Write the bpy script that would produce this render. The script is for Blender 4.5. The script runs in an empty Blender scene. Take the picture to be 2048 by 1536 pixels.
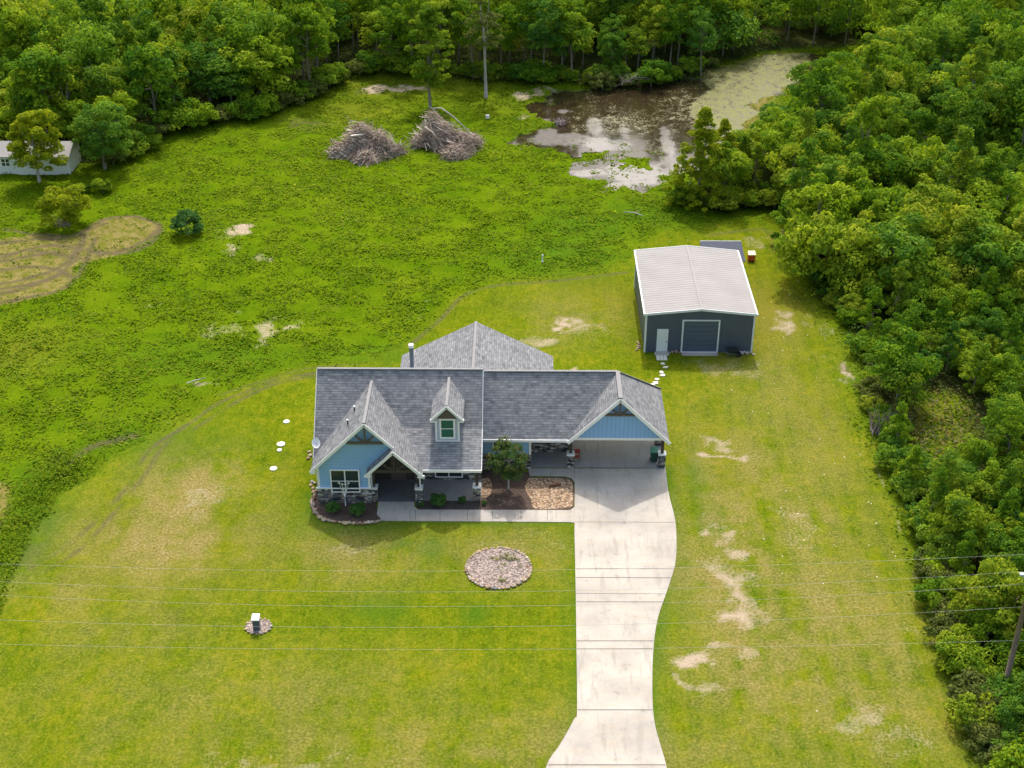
import bpy, bmesh, math, random
import numpy as np
from mathutils import Vector, Matrix
from math import radians, sin, cos, pi, tan, atan2, sqrt

SC = bpy.context.scene
COL = SC.collection

# ------------------------------------------------------------------ camera
CAM_H = 56.3; FPX = 2736.0; TILT = radians(31); YAW = radians(0.5)
cd = bpy.data.cameras.new('camera'); cam = bpy.data.objects.new('camera', cd); COL.objects.link(cam)
cam.location = (0, 0, CAM_H); cam.rotation_euler = (radians(90) - TILT, 0, YAW)
cd.sensor_width = 36; cd.lens = 36 * FPX / 2048; cd.clip_start = 0.5; cd.clip_end = 6000
SC.camera = cam

# ------------------------------------------------------------------ world, sun, exposure
SUN_EL = radians(54); SUN_AZ = radians(2)          # sun stands beyond the house, a touch to the right
w = bpy.data.worlds.new('World'); SC.world = w; w.use_nodes = True
nt = w.node_tree
sky = nt.nodes.new('ShaderNodeTexSky'); sky.sky_type = 'NISHITA'; sky.sun_disc = False
sky.sun_elevation = SUN_EL; sky.sun_rotation = SUN_AZ
sky.air_density = 1.7; sky.dust_density = 6.0; sky.ozone_density = 1.0
bg = nt.nodes['Background']; bg.inputs[1].default_value = 0.15
nt.links.new(sky.outputs[0], bg.inputs[0])
sl = bpy.data.lights.new('sun', 'SUN'); sl.energy = 2.0; sl.angle = radians(1.0); sl.color = (1.0, 0.955, 0.89)
so = bpy.data.objects.new('sun', sl); COL.objects.link(so)
sd = Vector((-sin(SUN_AZ) * cos(SUN_EL), -cos(SUN_AZ) * cos(SUN_EL), -sin(SUN_EL)))
so.rotation_euler = sd.to_track_quat('-Z', 'Y').to_euler(); so.location = (0, 60, 120)
SC.view_settings.view_transform = 'Standard'; SC.view_settings.look = 'None'
SC.view_settings.gamma = 1; SC.view_settings.exposure = 0.62
SC.cycles.max_bounces = 6; SC.cycles.diffuse_bounces = 3; SC.cycles.transparent_max_bounces = 4

# ------------------------------------------------------------------ helpers
def G(px, py, z=0.0):
    """a point of the 2048x1536 photograph -> where it lies on the level z"""
    x = (px - 1024) / FPX; y = -(py - 768) / FPX
    r = (x, cos(TILT) + y * sin(TILT), -sin(TILT) + y * cos(TILT))
    r = (r[0] * cos(YAW) - r[1] * sin(YAW), r[0] * sin(YAW) + r[1] * cos(YAW), r[2])
    t = (z - CAM_H) / r[2]
    return (t * r[0], t * r[1], z)
def GP(pts): return np.array([G(*p)[:2] for p in pts])
def PIX(X, Y, Z):
    X, Y, Z = np.asarray(X, float), np.asarray(Y, float), np.asarray(Z, float)
    x = X * cos(YAW) + Y * sin(YAW); y = -X * sin(YAW) + Y * cos(YAW); z = Z - CAM_H
    d = y * cos(TILT) - z * sin(TILT); u = y * sin(TILT) + z * cos(TILT)
    return 1024 + FPX * x / d, 768 - FPX * u / d

def tag(o, label=None, cat=None, group=None, kind=None):
    if label: o['label'] = label
    if cat: o['category'] = cat
    if group: o['group'] = group
    if kind: o['kind'] = kind
    return o
def empty(name, loc, label, cat, group=None, rz=0):
    o = bpy.data.objects.new(name, None); COL.objects.link(o); o.location = loc; o.rotation_euler.z = rz
    o.empty_display_size = 0.2
    return tag(o, label, cat, group)
def link(me, name, parent=None, loc=(0, 0, 0)):
    o = bpy.data.objects.new(name, me); COL.objects.link(o); o.location = loc
    if parent:
        o.parent = parent
    return o

class MB:
    """collects shapes in world coordinates; build() links ONE mesh object"""
    def __init__(s): s.v = []; s.f = []; s.m = []; s.sm = []
    def poly(s, pts, m=0, smooth=False):
        i = len(s.v); s.v += [tuple(p) for p in pts]; s.f.append(tuple(range(i, i + len(pts)))); s.m.append(m); s.sm.append(smooth); return s
    def box(s, x0, x1, y0, y1, z0, z1, m=0):
        i = len(s.v)
        s.v += [(x, y, z) for z in (z0, z1) for y in (y0, y1) for x in (x0, x1)]
        for f in ((0, 2, 3, 1), (4, 5, 7, 6), (0, 1, 5, 4), (2, 6, 7, 3), (0, 4, 6, 2), (1, 3, 7, 5)):
            s.f.append(tuple(i + k for k in f)); s.m.append(m); s.sm.append(False)
        return s
    def prism(s, pts, dz, m=0, dm=None):
        """polygon (3d) dropped by the vector dz"""
        n = len(pts); i = len(s.v); d = Vector(dz)
        s.v += [tuple(p) for p in pts] + [tuple(Vector(p) + d) for p in pts]
        s.f.append(tuple(range(i, i + n))); s.m.append(m); s.sm.append(False)
        s.f.append(tuple(range(i + 2 * n - 1, i + n - 1, -1))); s.m.append(m if dm is None else dm); s.sm.append(False)
        for k in range(n):
            k2 = (k + 1) % n
            s.f.append((i + k, i + n + k, i + n + k2, i + k2)); s.m.append(m if dm is None else dm); s.sm.append(False)
        return s
    def bar(s, a, b, wd, ht, m=0, up=(0, 0, 1)):
        a = Vector(a); b = Vector(b); d = (b - a).normalized(); u = Vector(up)
        sd_ = d.cross(u); sd_ = sd_.normalized() if sd_.length > 1e-4 else Vector((1, 0, 0)); u = sd_.cross(d).normalized()
        i = len(s.v)
        for p in (a, b):
            for q, r in ((-1, -1), (1, -1), (1, 1), (-1, 1)):
                s.v.append(tuple(p + sd_ * (q * wd / 2) + u * (r * ht / 2)))
        for f in ((0, 1, 2, 3), (7, 6, 5, 4), (0, 4, 5, 1), (1, 5, 6, 2), (2, 6, 7, 3), (3, 7, 4, 0)):
            s.f.append(tuple(i + k for k in f)); s.m.append(m); s.sm.append(False)
        return s
    def tube(s, pts, rad, n=8, m=0, caps=True):
        pts = [Vector(p) for p in pts]
        if not hasattr(rad, '__len__'): rad = [rad] * len(pts)
        i = len(s.v); ref = None
        for k, p in enumerate(pts):
            d = (pts[min(k + 1, len(pts) - 1)] - pts[max(k - 1, 0)]).normalized()
            if ref is None: ref = Vector((1, 0, 0)) if abs(d.x) < .8 else Vector((0, 1, 0))
            a = d.cross(ref).normalized(); b = d.cross(a).normalized(); ref = b.cross(d) if False else ref
            for q in range(n):
                t = 2 * pi * q / n; s.v.append(tuple(p + (a * cos(t) + b * sin(t)) * rad[k]))
        for k in range(len(pts) - 1):
            for q in range(n):
                q2 = (q + 1) % n
                s.f.append((i + k * n + q, i + k * n + q2, i + (k + 1) * n + q2, i + (k + 1) * n + q)); s.m.append(m); s.sm.append(True)
        if caps:
            s.f.append(tuple(i + q for q in range(n))); s.m.append(m); s.sm.append(False)
            e = i + (len(pts) - 1) * n
            s.f.append(tuple(e + q for q in range(n - 1, -1, -1))); s.m.append(m); s.sm.append(False)
        return s
    def mesh(s, name, mats):
        me = bpy.data.meshes.new(name); me.from_pydata(s.v, [], s.f)
        for mm in (mats if isinstance(mats, (list, tuple)) else [mats]): me.materials.append(mm)
        me.polygons.foreach_set('material_index', s.m); me.polygons.foreach_set('use_smooth', s.sm)
        uv = me.uv_layers.new(name='UVMap'); me.update()
        data = np.zeros(len(me.loops) * 2)
        for p in me.polygons:                                  # metre UVs: u level, v up the face
            n_ = p.normal
            u = Vector((-n_.y, n_.x, 0)) if (abs(n_.x) + abs(n_.y)) > 1e-3 else Vector((1, 0, 0))
            u.normalize(); v = n_.cross(u)
            if v.z < 0: v = -v
            for li in p.loop_indices:
                c = me.vertices[me.loops[li].vertex_index].co
                data[2 * li] = c.dot(u); data[2 * li + 1] = c.dot(v)
        uv.data.foreach_set('uv', data)
        return me
    def build(s, name, mats, parent=None):
        me = s.mesh(name, mats)
        if parent:
            p = parent; off = Vector((0, 0, 0))
            while p: off += p.location; p = p.parent
            me.transform(Matrix.Translation(-off))
        return link(me, name, parent)

# --- material helper
class NT:
    def __init__(s, name):
        s.m = bpy.data.materials.new(name); s.m.use_nodes = True; s.t = s.m.node_tree
        s.b = s.t.nodes['Principled BSDF']; s.out = s.t.nodes['Material Output']
    def n(s, typ, ins=None, **kw):
        x = s.t.nodes.new('ShaderNode' + typ)
        for k, v in kw.items(): setattr(x, k, v)
        for k, v in (ins or {}).items():
            if isinstance(v, bpy.types.NodeSocket): s.t.links.new(v, x.inputs[k])
            else: x.inputs[k].default_value = v
        return x
    def mth(s, op, a, b=0.0, c=0.0, clamp=False):
        x = s.n('Math', {0: a, 1: b, 2: c}, operation=op, use_clamp=clamp); return x.outputs[0]
    def mix(s, f, a, b, bt='MIX'):
        x = s.n('MixRGB', {0: f, 1: a if isinstance(a, bpy.types.NodeSocket) else tuple(a) + (1,), 2: b if isinstance(b, bpy.types.NodeSocket) else tuple(b) + (1,)}, blend_type=bt); return x.outputs[0]
    def noise(s, co, sc, det=4, rough=.55, dist=0):
        x = s.n('TexNoise', {'Vector': co, 'Scale': sc, 'Detail': det, 'Roughness': rough, 'Distortion': dist}); return x.outputs['Fac']
    def ramp(s, f, stops, interp='LINEAR'):
        x = s.n('ValToRGB', {0: f}); r = x.color_ramp; r.interpolation = interp
        while len(r.elements) < len(stops): r.elements.new(.5)
        for e, (p, c) in zip(r.elements, stops):
            e.position = p; e.color = (tuple(c) + (1,)) if hasattr(c, '__len__') else (c, c, c, 1)
        return x.outputs[0]
    def step(s, f, a, b):
        x = s.n('MapRange', {0: f, 1: a, 2: b, 3: 0.0, 4: 1.0}); x.clamp = True; return x.outputs[0]
    def scale(s, co, v):
        x = s.n('VectorMath', {0: co, 1: tuple(v)}, operation='MULTIPLY'); return x.outputs[0]
    def uv(s): return s.n('TexCoord').outputs['UV']
    def pos(s): return s.n('NewGeometry').outputs['Position']
    def obj(s): return s.n('TexCoord').outputs['Object']
    def att(s, nm): return s.n('Attribute', attribute_name=nm).outputs['Fac']
    def col(s, c): s.t.links.new(c, s.b.inputs['Base Color'])
    def bump(s, h, st, dist=.02):
        x = s.n('Bump', {'Strength': st, 'Distance': dist, 'Height': h}); s.t.links.new(x.outputs[0], s.b.inputs['Normal'])
    def rough(s, v): s.b.inputs['Roughness'].default_value = v

def plain(name, c, r=.6, var=.12, sc=3, metal=0.0, spec=.5):
    k = NT(name); co = k.obj()
    f = k.noise(co, sc, 5)
    k.col(k.mix(f, [x * (1 - var) for x in c], [min(1, x * (1 + var)) for x in c])); k.rough(r)
    k.b.inputs['Metallic'].default_value = metal; k.b.inputs['Specular IOR Level'].default_value = spec
    return k.m
# ------------------------------------------------------------------ materials
def shingles(name, c0, c1):
    k = NT(name); uv = k.uv()
    v0 = k.n('SeparateXYZ', {0: uv}); row = k.mth('FLOOR', k.mth('DIVIDE', v0.outputs[1], .19))
    cv = k.n('CombineXYZ', {0: k.mth('MULTIPLY', v0.outputs[0], 1.1), 1: k.mth('MULTIPLY', row, 3.7)}).outputs[0]
    tab = k.noise(cv, 1.5, 3, .7); big = k.noise(uv, .55, 4, .6); n1 = k.noise(uv, 12, 3)
    c = k.mix(k.step(tab, .32, .68), [x * .72 for x in c0], c1)
    c = k.mix(k.step(big, .3, .7), k.mix(1.0, c, (.86, .87, .90), 'MULTIPLY'), k.mix(1.0, c, (1.1, 1.09, 1.08), 'MULTIPLY'))
    c = k.mix(.4, c, k.mix(n1, (.7, .7, .7), (1.3, 1.3, 1.3)), 'MULTIPLY')
    c = k.mix(k.mth('MULTIPLY', k.mth('LESS_THAN', k.mth('FRACT', k.mth('DIVIDE', v0.outputs[1], .19)), .2), .5), c, [x * .4 for x in c0])
    k.col(c); k.rough(1.0); k.b.inputs['Specular IOR Level'].default_value = .05
    v = k.n('SeparateXYZ', {0: uv}).outputs[1]
    fr = k.mth('FRACT', k.mth('DIVIDE', v, .19)); k.bump(k.mth('SUBTRACT', 1.0, fr), .7, .02)
    return k.m
M_SH = shingles('shingle', (.188, .20, .218), (.325, .33, .34))
M_CAP = plain('shingle_cap', (.28, .275, .28), 1.0, .15, 8, spec=.05)
def lap(name, c, per, vertical=False):
    k = NT(name); uv = k.uv(); s = k.n('SeparateXYZ', {0: uv}).outputs[0 if vertical else 1]
    fr = k.mth('FRACT', k.mth('DIVIDE', s, per))
    line = k.mth('LESS_THAN', fr, .12)
    n = k.noise(k.scale(uv, (.6, 3, 1) if not vertical else (3, .6, 1)), 1.2, 4)
    c2 = k.mix(n, [x * .88 for x in c], [x * 1.1 for x in c])
    k.col(k.mix(k.mth('MULTIPLY', line, .45), c2, [x * .45 for x in c])); k.rough(.6)
    k.bump(fr if not vertical else line, .6, .02)
    return k.m
M_BLUE = lap('blue_lap_siding', (.29, .52, .84), .2)
M_BATTEN = lap('blue_board_and_batten', (.26, .49, .82), .3, True)
M_DORM = lap('grey_lap_siding', (.52, .58, .70), .2)
M_WHITE = plain('white_paint', (.88, .88, .88), .45, .05)
M_DARKW = plain('dark_stained_wood', (.055, .042, .035), .7, .3, 6)
M_BROWNW = plain('brown_truss_wood', (.12, .095, .08), .7, .3, 6)
def stone():
    k = NT('stacked_stone'); uv = k.uv()
    vo = k.n('TexVoronoi', {'Vector': k.scale(uv, (2.6, 7.0, 1)), 'Scale': 1.0, 'Randomness': .85})
    r = k.n('SeparateColor', {0: vo.outputs['Color']}).outputs[0]
    c = k.ramp(r, [(0, (.05, .055, .065)), (.22, (.20, .20, .21)), (.42, (.33, .27, .22)), (.56, (.14, .15, .17)), (.72, (.50, .46, .40)), (.88, (.66, .64, .60))], 'CONSTANT')
    n = k.noise(uv, 6, 4); c = k.mix(.6, c, k.mix(n, (.6, .6, .6), (1.3, 1.3, 1.3)), 'MULTIPLY')
    ed = k.n('TexVoronoi', {'Vector': k.scale(uv, (2.6, 7.0, 1)), 'Scale': 1.0, 'Randomness': .85}, feature='DISTANCE_TO_EDGE').outputs['Distance']
    k.col(k.mix(k.step(ed, 0, .07), (.03, .03, .03), c)); k.rough(.9); k.bump(k.step(ed, 0, .2), .8, .04)
    return k.m
M_STONE = stone()
def glass(name, c=(.02, .035, .04), r=.06):
    k = NT(name); f = k.noise(k.obj(), 1.3, 3)
    k.col(k.mix(f, [x * .4 for x in c], [x * 1.8 for x in c])); k.rough(r); k.b.inputs['Specular IOR Level'].default_value = .7
    return k.m
M_GLASS = glass('window_glass')
M_GLASS_TEAL = glass('teal_window_glass', (.010, .10, .09))
def concrete(name, c, stain=.3):
    k = NT(name); p = k.pos()
    n1 = k.noise(p, .35, 6, .6); n2 = k.noise(k.scale(p, (.5, 3.2, 1)), 1.0, 5, .6); n3 = k.noise(p, 9, 4)
    c1 = k.mix(k.step(n1, .35, .7), [x * (1 + stain * .35) for x in c], (c[0] * .86, c[1] * .85, c[2] * .88))
    c1 = k.mix(k.mth('MULTIPLY', k.step(n2, .48, .70), .5), c1, (c[0] * 1.18, c[1] * 1.04, c[2] * .84))
    c1 = k.mix(k.mth('MULTIPLY', k.step(k.noise(k.scale(p, (2.2, .35, 1)), 1.0, 4, .6), .54, .66), .5), c1, [x * .74 for x in c])
    c1 = k.mix(k.mth('MULTIPLY', k.step(k.noise(k.scale(p, (1, 1, 1)), 1.4, 6, .7), .6, .75), stain), c1, [x * .6 for x in c])
    c1 = k.mix(.35, c1, k.mix(n3, (.75, .75, .75), (1.25, 1.25, 1.25)), 'MULTIPLY')
    k.col(c1); k.rough(.9); k.bump(n3, .15, .01); return k.m
M_CONC = concrete('driveway_concrete', (.385, .358, .315), .8)
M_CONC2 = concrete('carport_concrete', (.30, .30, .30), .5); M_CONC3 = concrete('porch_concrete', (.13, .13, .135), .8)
M_JOINT = plain('expansion_joint', (.16, .15, .13), .95)
def metal_panel(name, c, per, vertical=True, r=.45, var=.12):
    k = NT(name); uv = k.uv(); s = k.n('SeparateXYZ', {0: uv}).outputs[0 if vertical else 1]
    fr = k.mth('FRACT', k.mth('DIVIDE', s, per)); rib = k.step(k.mth('ABSOLUTE', k.mth('SUBTRACT', fr, .5)), .34, .46)
    n = k.noise(k.scale(uv, (.4, 1.4, 1)), 1.2, 5, .65)
    a = k.mix(n, [x * (1 - var) for x in c], [x * (1 + var) for x in c])
    k.col(k.mix(k.mth('MULTIPLY', rib, .3), a, [x * .6 for x in c])); k.rough(r); k.bump(rib, .5, .03); return k.m
M_CHAR = metal_panel('charcoal_wall_panel', (.075, .095, .14), .3)
M_ROLL = metal_panel('roll_up_door', (.075, .10, .155), .42, False, .4, .25)
M_ROOFM = plain('white_metal_roof', (.335, .318, .31), .9, .17, .45)
M_TRIMW = plain('pale_metal_trim', (.70, .74, .78), .4, .06)
M_SHEDR = metal_panel('grey_shed_roof', (.09, .10, .13), .25, True, .9); M_SHEDR.node_tree.nodes['Principled BSDF'].inputs['Specular IOR Level'].default_value = .1
M_GALV = plain('galvanised_grey', (.14, .19, .25), .45, .2, 4)
M_BLACK = plain('black_plastic', (.018, .02, .022), .5)
M_BLUEGREY = plain('blue_grey_cabinet', (.075, .10, .15), .5, .1)
M_RED = plain('faded_red', (.35, .05, .035), .6)
M_ORANGE = plain('orange_paint', (.62, .09, .02), .5, .2)
M_CREAM = plain('cream_plastic', (.75, .62, .38), .6, .15)
M_GREENP = plain('dark_green_plastic', (.015, .07, .045), .45, .2)
M_TEALL = plain('teal_plastic', (.05, .26, .20), .45)
M_MOBW = lap('white_vinyl_siding', (.86, .88, .90), .22)
M_RUST = plain('rusty_brown_wood', (.13, .055, .03), .85, .4, 5)
M_STONEP = plain('pale_paving_stone', (.66, .64, .54), .9, .15, 3)
M_CHIP = plain('broken_brick', (.45, .30, .25), .9, .4, 12)
def rock(name, stops):
    k = NT(name); r = k.n('ObjectInfo').outputs['Random']; n = k.noise(k.obj(), 3, 5)
    c = k.ramp(r, stops); k.col(k.mix(.6, c, k.mix(n, (.6, .6, .6), (1.3, 1.3, 1.3)), 'MULTIPLY')); k.rough(.9); k.bump(n, .5, .03); return k.m
M_ROCK = rock('fieldstone', [(0, (.17, .10, .07)), (.25, (.42, .29, .17)), (.5, (.30, .25, .21)), (.7, (.50, .38, .22)), (.85, (.16, .155, .155)), (1, (.58, .51, .42))])
def gravel(name, cs, scale, bumpy=.6):
    k = NT(name); p = k.pos()
    vo = k.n('TexVoronoi', {'Vector': p, 'Scale': scale, 'Randomness': 1.0})
    r = k.n('SeparateColor', {0: vo.outputs['Color']}).outputs[0]
    c = k.ramp(r, [(i / (len(cs) - 1), x) for i, x in enumerate(cs)])
    d = k.step(vo.outputs['Distance'], .35, .75); c = k.mix(k.mth('MULTIPLY', d, .75), c, (.06, .045, .035))
    n = k.noise(p, 1.2, 5); c = k.mix(.6, c, k.mix(n, (.55, .55, .55), (1.35, 1.35, 1.35)), 'MULTIPLY')
    k.col(c); k.rough(.95); k.bump(k.mth('SUBTRACT', 1.0, d), bumpy, .05); return k.m
M_PINKG = gravel('pink_grey_gravel', [(.30, .23, .21), (.40, .31, .28), (.46, .38, .34), (.25, .20, .18)], 7)
M_RIVER = gravel('tan_river_rock', [(.55, .37, .22), (.30, .17, .10), (.62, .47, .31), (.38, .24, .14)], 6.5)
M_MULCH = gravel('brown_mulch', [(.085, .05, .037), (.14, .085, .06), (.06, .038, .03), (.17, .11, .08)], 12)
M_SLATE = gravel('dark_mulch', [(.06, .052, .045), (.10, .08, .07), (.045, .04, .036)], 12)
M_STICK = NT('weathered_branch')
_k = M_STICK; _c = _k.ramp(_k.att('tint'), [(0, (.18, .12, .09)), (.4, (.42, .31, .245)), (.75, (.62, .51, .43)), (1, (.85, .77, .69))]); _k.col(_c); _k.rough(.95); M_STICK = _k.m
M_BARK = plain('grey_bark', (.24, .21, .18), .95, .35, 2.5)
M_BARKP = plain('pale_bark', (.42, .39, .36), .9, .35, 1.5)
M_TWIG = plain('grey_pink_twig', (.36, .29, .29), .9, .25, 5)
M_POLE = plain('brown_utility_pole', (.20, .145, .12), .85, .3, 3)
M_WIRE = plain('aluminium_wire', (.46, .47, .40), .6, .05)

def leaf(name, stops, joined=False, trans=.3, hue=.5):
    k = NT(name); t = k.att('tint')
    r = k.att('treernd') if joined else k.n('SeparateColor', {0: k.n('ObjectInfo').outputs['Color']}).outputs[0]
    f = k.mth('ADD', k.mth('MULTIPLY', t, 1 - hue), k.mth('MULTIPLY', r, hue))
    c = k.ramp(f, stops)
    h_ = k.mth('FRACT', k.mth('MULTIPLY', r, 7.31)) if joined else k.n('SeparateColor', {0: k.n('ObjectInfo').outputs['Color']}).outputs[1]
    if hue > .3: c = k.mix(k.step(h_, .45, 1.0), c, k.mix(1.0, c, (1.18, 1.0, 1.5), 'MULTIPLY')); c = k.mix(k.step(h_, .3, 0.0), c, k.mix(1.0, c, (.72, .86, 1.9), 'MULTIPLY'))
    k.col(c); k.rough(.7); k.b.inputs['Specular IOR Level'].default_value = .04
    tr = k.n('BsdfTranslucent', {'Color': k.mix(1.0, c, (1.5, 1.5, .7), 'MULTIPLY')})
    mx = k.n('MixShader', {0: trans, 1: k.b.outputs[0], 2: tr.outputs[0]})
    k.t.links.new(mx.outputs[0], k.out.inputs['Surface'])
    return k.m
ST_FOREST = [(.05, (.036, .105, .014)), (.3, (.085, .19, .014)), (.5, (.16, .27, .014)), (.7, (.27, .37, .018)), (.95, (.39, .47, .05))]
M_LEAF = leaf('forest_leaf', ST_FOREST, trans=.36, hue=.42)
M_LEAFJ = leaf('far_forest_leaf', ST_FOREST, True, trans=.36, hue=.42)
M_LEAF_Y = leaf('yellow_green_leaf', [(0, (.13, .19, .012)), (.5, (.25, .31, .014)), (1, (.42, .43, .03))], trans=.45, hue=.1)
M_LEAF_D = leaf('dark_leaf', [(0, (.03, .08, .02)), (.5, (.06, .15, .03)), (1, (.12, .23, .045))], trans=.15, hue=.2)
M_LEAF_G = leaf('yard_tree_leaf', [(0, (.025, .07, .025)), (.5, (.06, .12, .03)), (1, (.17, .17, .05))], trans=.25, hue=.1)
M_LEAF_B = leaf('olive_brown_leaf', [(0, (.06, .09, .025)), (.5, (.13, .16, .035)), (1, (.24, .26, .06))], trans=.25, hue=.3)
M_WEED = leaf('weed_blade', [(0, (.10, .18, .006)), (.3, (.14, .225, .007)), (.6, (.19, .275, .009)), (.85, (.25, .32, .02)), (1, (.38, .41, .08))], True, trans=.5, hue=.5)

# ------------------------------------------------------------------ numpy tools
def lattice(seed, X, Y, sc):
    r = np.random.RandomState(seed); g = r.rand(256, 256)
    x = X / sc + 1000.3; y = Y / sc + 1000.7; xi = np.floor(x).astype(int); yi = np.floor(y).astype(int)
    fx = x - xi; fy = y - yi; fx = fx * fx * (3 - 2 * fx); fy = fy * fy * (3 - 2 * fy)
    a = g[xi % 256, yi % 256]; b = g[(xi + 1) % 256, yi % 256]; c = g[xi % 256, (yi + 1) % 256]; d = g[(xi + 1) % 256, (yi + 1) % 256]
    return (a * (1 - fx) + b * fx) * (1 - fy) + (c * (1 - fx) + d * fx) * fy
def fbm(seed, X, Y, sc, o=4):
    t = 0; a = 1; s = 0
    for k in range(o): t = t + a * lattice(seed + k, X, Y, sc / 2 ** k); s += a; a *= .55
    return t / s
def inpoly(P, X, Y):
    ins = np.zeros(X.shape, bool); n = len(P); j = n - 1
    for i in range(n):
        xi, yi = P[i]; xj, yj = P[j]
        if yi != yj: ins ^= ((yi > Y) != (yj > Y)) & (X < (xj - xi) * (Y - yi) / (yj - yi) + xi)
        j = i
    return ins
def dline(P, X, Y):
    d = np.full(X.shape, 1e9)
    for (ax, ay), (bx, by) in zip(P[:-1], P[1:]):
        l2 = (bx - ax) ** 2 + (by - ay) ** 2 + 1e-12
        t = np.clip(((X - ax) * (bx - ax) + (Y - ay) * (by - ay)) / l2, 0, 1)
        d = np.minimum(d, np.hypot(X - ax - t * (bx - ax), Y - ay - t * (by - ay)))
    return d
def sdf(P, X, Y):
    """>0 inside"""
    d = dline(list(P) + [P[0]], X, Y); return np.where(inpoly(P, X, Y), d, -d)
def sst(a, b, x): t = np.clip((x - a) / (b - a), 0, 1); return t * t * (3 - 2 * t)
def spline(P, n=6):
    P = [np.array(p, float) for p in P]; out = []
    for i in range(len(P) - 1):
        p0 = P[max(i - 1, 0)]; p1 = P[i]; p2 = P[i + 1]; p3 = P[min(i + 2, len(P) - 1)]
        for k in range(n):
            t = k / n
            out.append(.5 * ((2 * p1) + (-p0 + p2) * t + (2 * p0 - 5 * p1 + 4 * p2 - p3) * t * t + (-p0 + 3 * p1 - 3 * p2 + p3) * t ** 3))
    out.append(P[-1]); return np.array(out)

# ------------------------------------------------------------------ outlines on the ground (photo points laid on the ground)
LAWN = GP([(-80, 1300), (0, 1222), (30, 1130), (62, 1060), (120, 985), (190, 940), (280, 880), (380, 815), (500, 765), (600, 735), (720, 722), (830, 680), (900, 605), (960, 575), (1100, 556), (1200, 540), (1270, 500),
           (1330, 460), (1480, 440), (1560, 430), (1575, 520), (1620, 610), (1690, 690), (1720, 860), (1780, 1000), (1835, 1170), (1900, 1350), (1960, 1640), (-300, 1640), (-300, 1400)])
POND = GP([(1045, 285), (1060, 262), (1095, 250), (1070, 225), (1085, 205), (1120, 190), (1180, 180), (1260, 168), (1380, 158), (1450, 135), (1520, 118), (1600, 104), (1640, 110), (1600, 160), (1540, 190), (1500, 240), (1470, 300),
           (1400, 330), (1345, 350), (1290, 378), (1240, 390), (1222, 385), (1230, 362), (1190, 358), (1140, 348), (1160, 335), (1285, 332), (1300, 318), (1190, 303), (1100, 297)])
MARSH = GP([(1400, 150), (1470, 120), (1560, 100), (1640, 100), (1640, 130), (1560, 190), (1510, 240), (1470, 280), (1420, 240), (1400, 200)])
FOR_L = GP([(-900, 470), (-200, 352), (0, 335), (150, 328), (215, 322), (285, 305), (305, 272), (400, 252), (520, 226), (600, 203), (660, 170), (720, 140), (800, 146), (900, 152), (1000, 158), (1100, 166), (1190, 172), (1280, 172), (1390, 160), (1440, 125), (1520, 102), (1640, 92), (1790, 85), (2000, -60), (2100, -350), (-2200, -350)])
FOR_R = GP([(1760, 50), (1745, 130), (1725, 220), (1600, 290), (1530, 305), (1490, 330), (1450, 345), (1400, 385), (1440, 418), (1535, 405), (1585, 425), (1598, 500), (1650, 590), (1715, 650), (1735, 740), (1765, 860), (1820, 1000), (1875, 1180), (1935, 1350), (1985, 1460), (2010, 1660), (2500, 1660), (3300, -350), (2000, -350)])
CLEAR = GP([(1812, 800), (1870, 765), (1950, 790), (1965, 890), (1935, 955), (1860, 975), (1825, 930)])
TAN = GP(spline([(-60, 500), (60, 470), (150, 470), (190, 445), (250, 432), (310, 442), (322, 465), (270, 500), (200, 520), (150, 535), (148, 560), (110, 590), (0, 612), (-80, 625)]))
TAN2 = GP(spline([(-60, 960), (5, 965), (22, 990), (15, 1030), (-10, 1070), (-80, 1120)]))

# ------------------------------------------------------------------ ground sheet
def axis(lo, hi, st, far):
    a = list(np.arange(lo, hi + 1e-6, st)); d = st
    while a[-1] < far: d *= 1.5; a.append(a[-1] + d)
    d = st
    while a[0] > -far: d *= 1.5; a.insert(0, a[0] - d)
    return np.array(a)
ax = axis(-62, 56, .25, 2500); ay = axis(50, 182, .25, 2600)
GX, GY = np.meshgrid(ax, ay); nx, ny = len(ax), len(ay)
wob = (fbm(5, GX, GY, 3.0, 3) - .5)
s_lawn = sdf(LAWN, GX, GY) + wob * 1.0
rough = 1 - sst(-1.6, .9, s_lawn + (fbm(6, GX, GY, .8, 3) - .5) * 1.6)
s_pond = sdf(POND, GX, GY) + (fbm(9, GX, GY, 2.2, 5) - .5) * 6.0
pond = sst(-.4, .5, s_pond)
s_for = np.maximum(sdf(FOR_L, GX, GY), sdf(FOR_R, GX, GY)) + wob * 1.2
s_clr = sdf(CLEAR, GX, GY)
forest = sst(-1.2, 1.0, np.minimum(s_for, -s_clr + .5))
def blobs(lst, nz=.5, seed=30):
    m = np.zeros(GX.shape)
    for px, py, rx, ry, a in lst:
        x, y, _ = G(px, py); sx = G(px + rx, py)[0] - x; sy = abs(G(px, py - ry)[1] - y)
        m = np.maximum(m, a * np.exp(-(((GX - x) / sx) ** 2 + ((GY - y) / sy) ** 2)))
    return m
nA = fbm(40, GX, GY, 1.2, 4); nB = fbm(50, GX, GY, 6, 4); nC = fbm(60, GX, GY, .7, 3)
GXo, GYo = GX, GY
GX = GXo + (fbm(410, GXo, GYo, 2.6, 4) - .5) * 5.5; GY = GYo + (fbm(420, GXo, GYo, 2.2, 4) - .5) * 5.0
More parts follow.
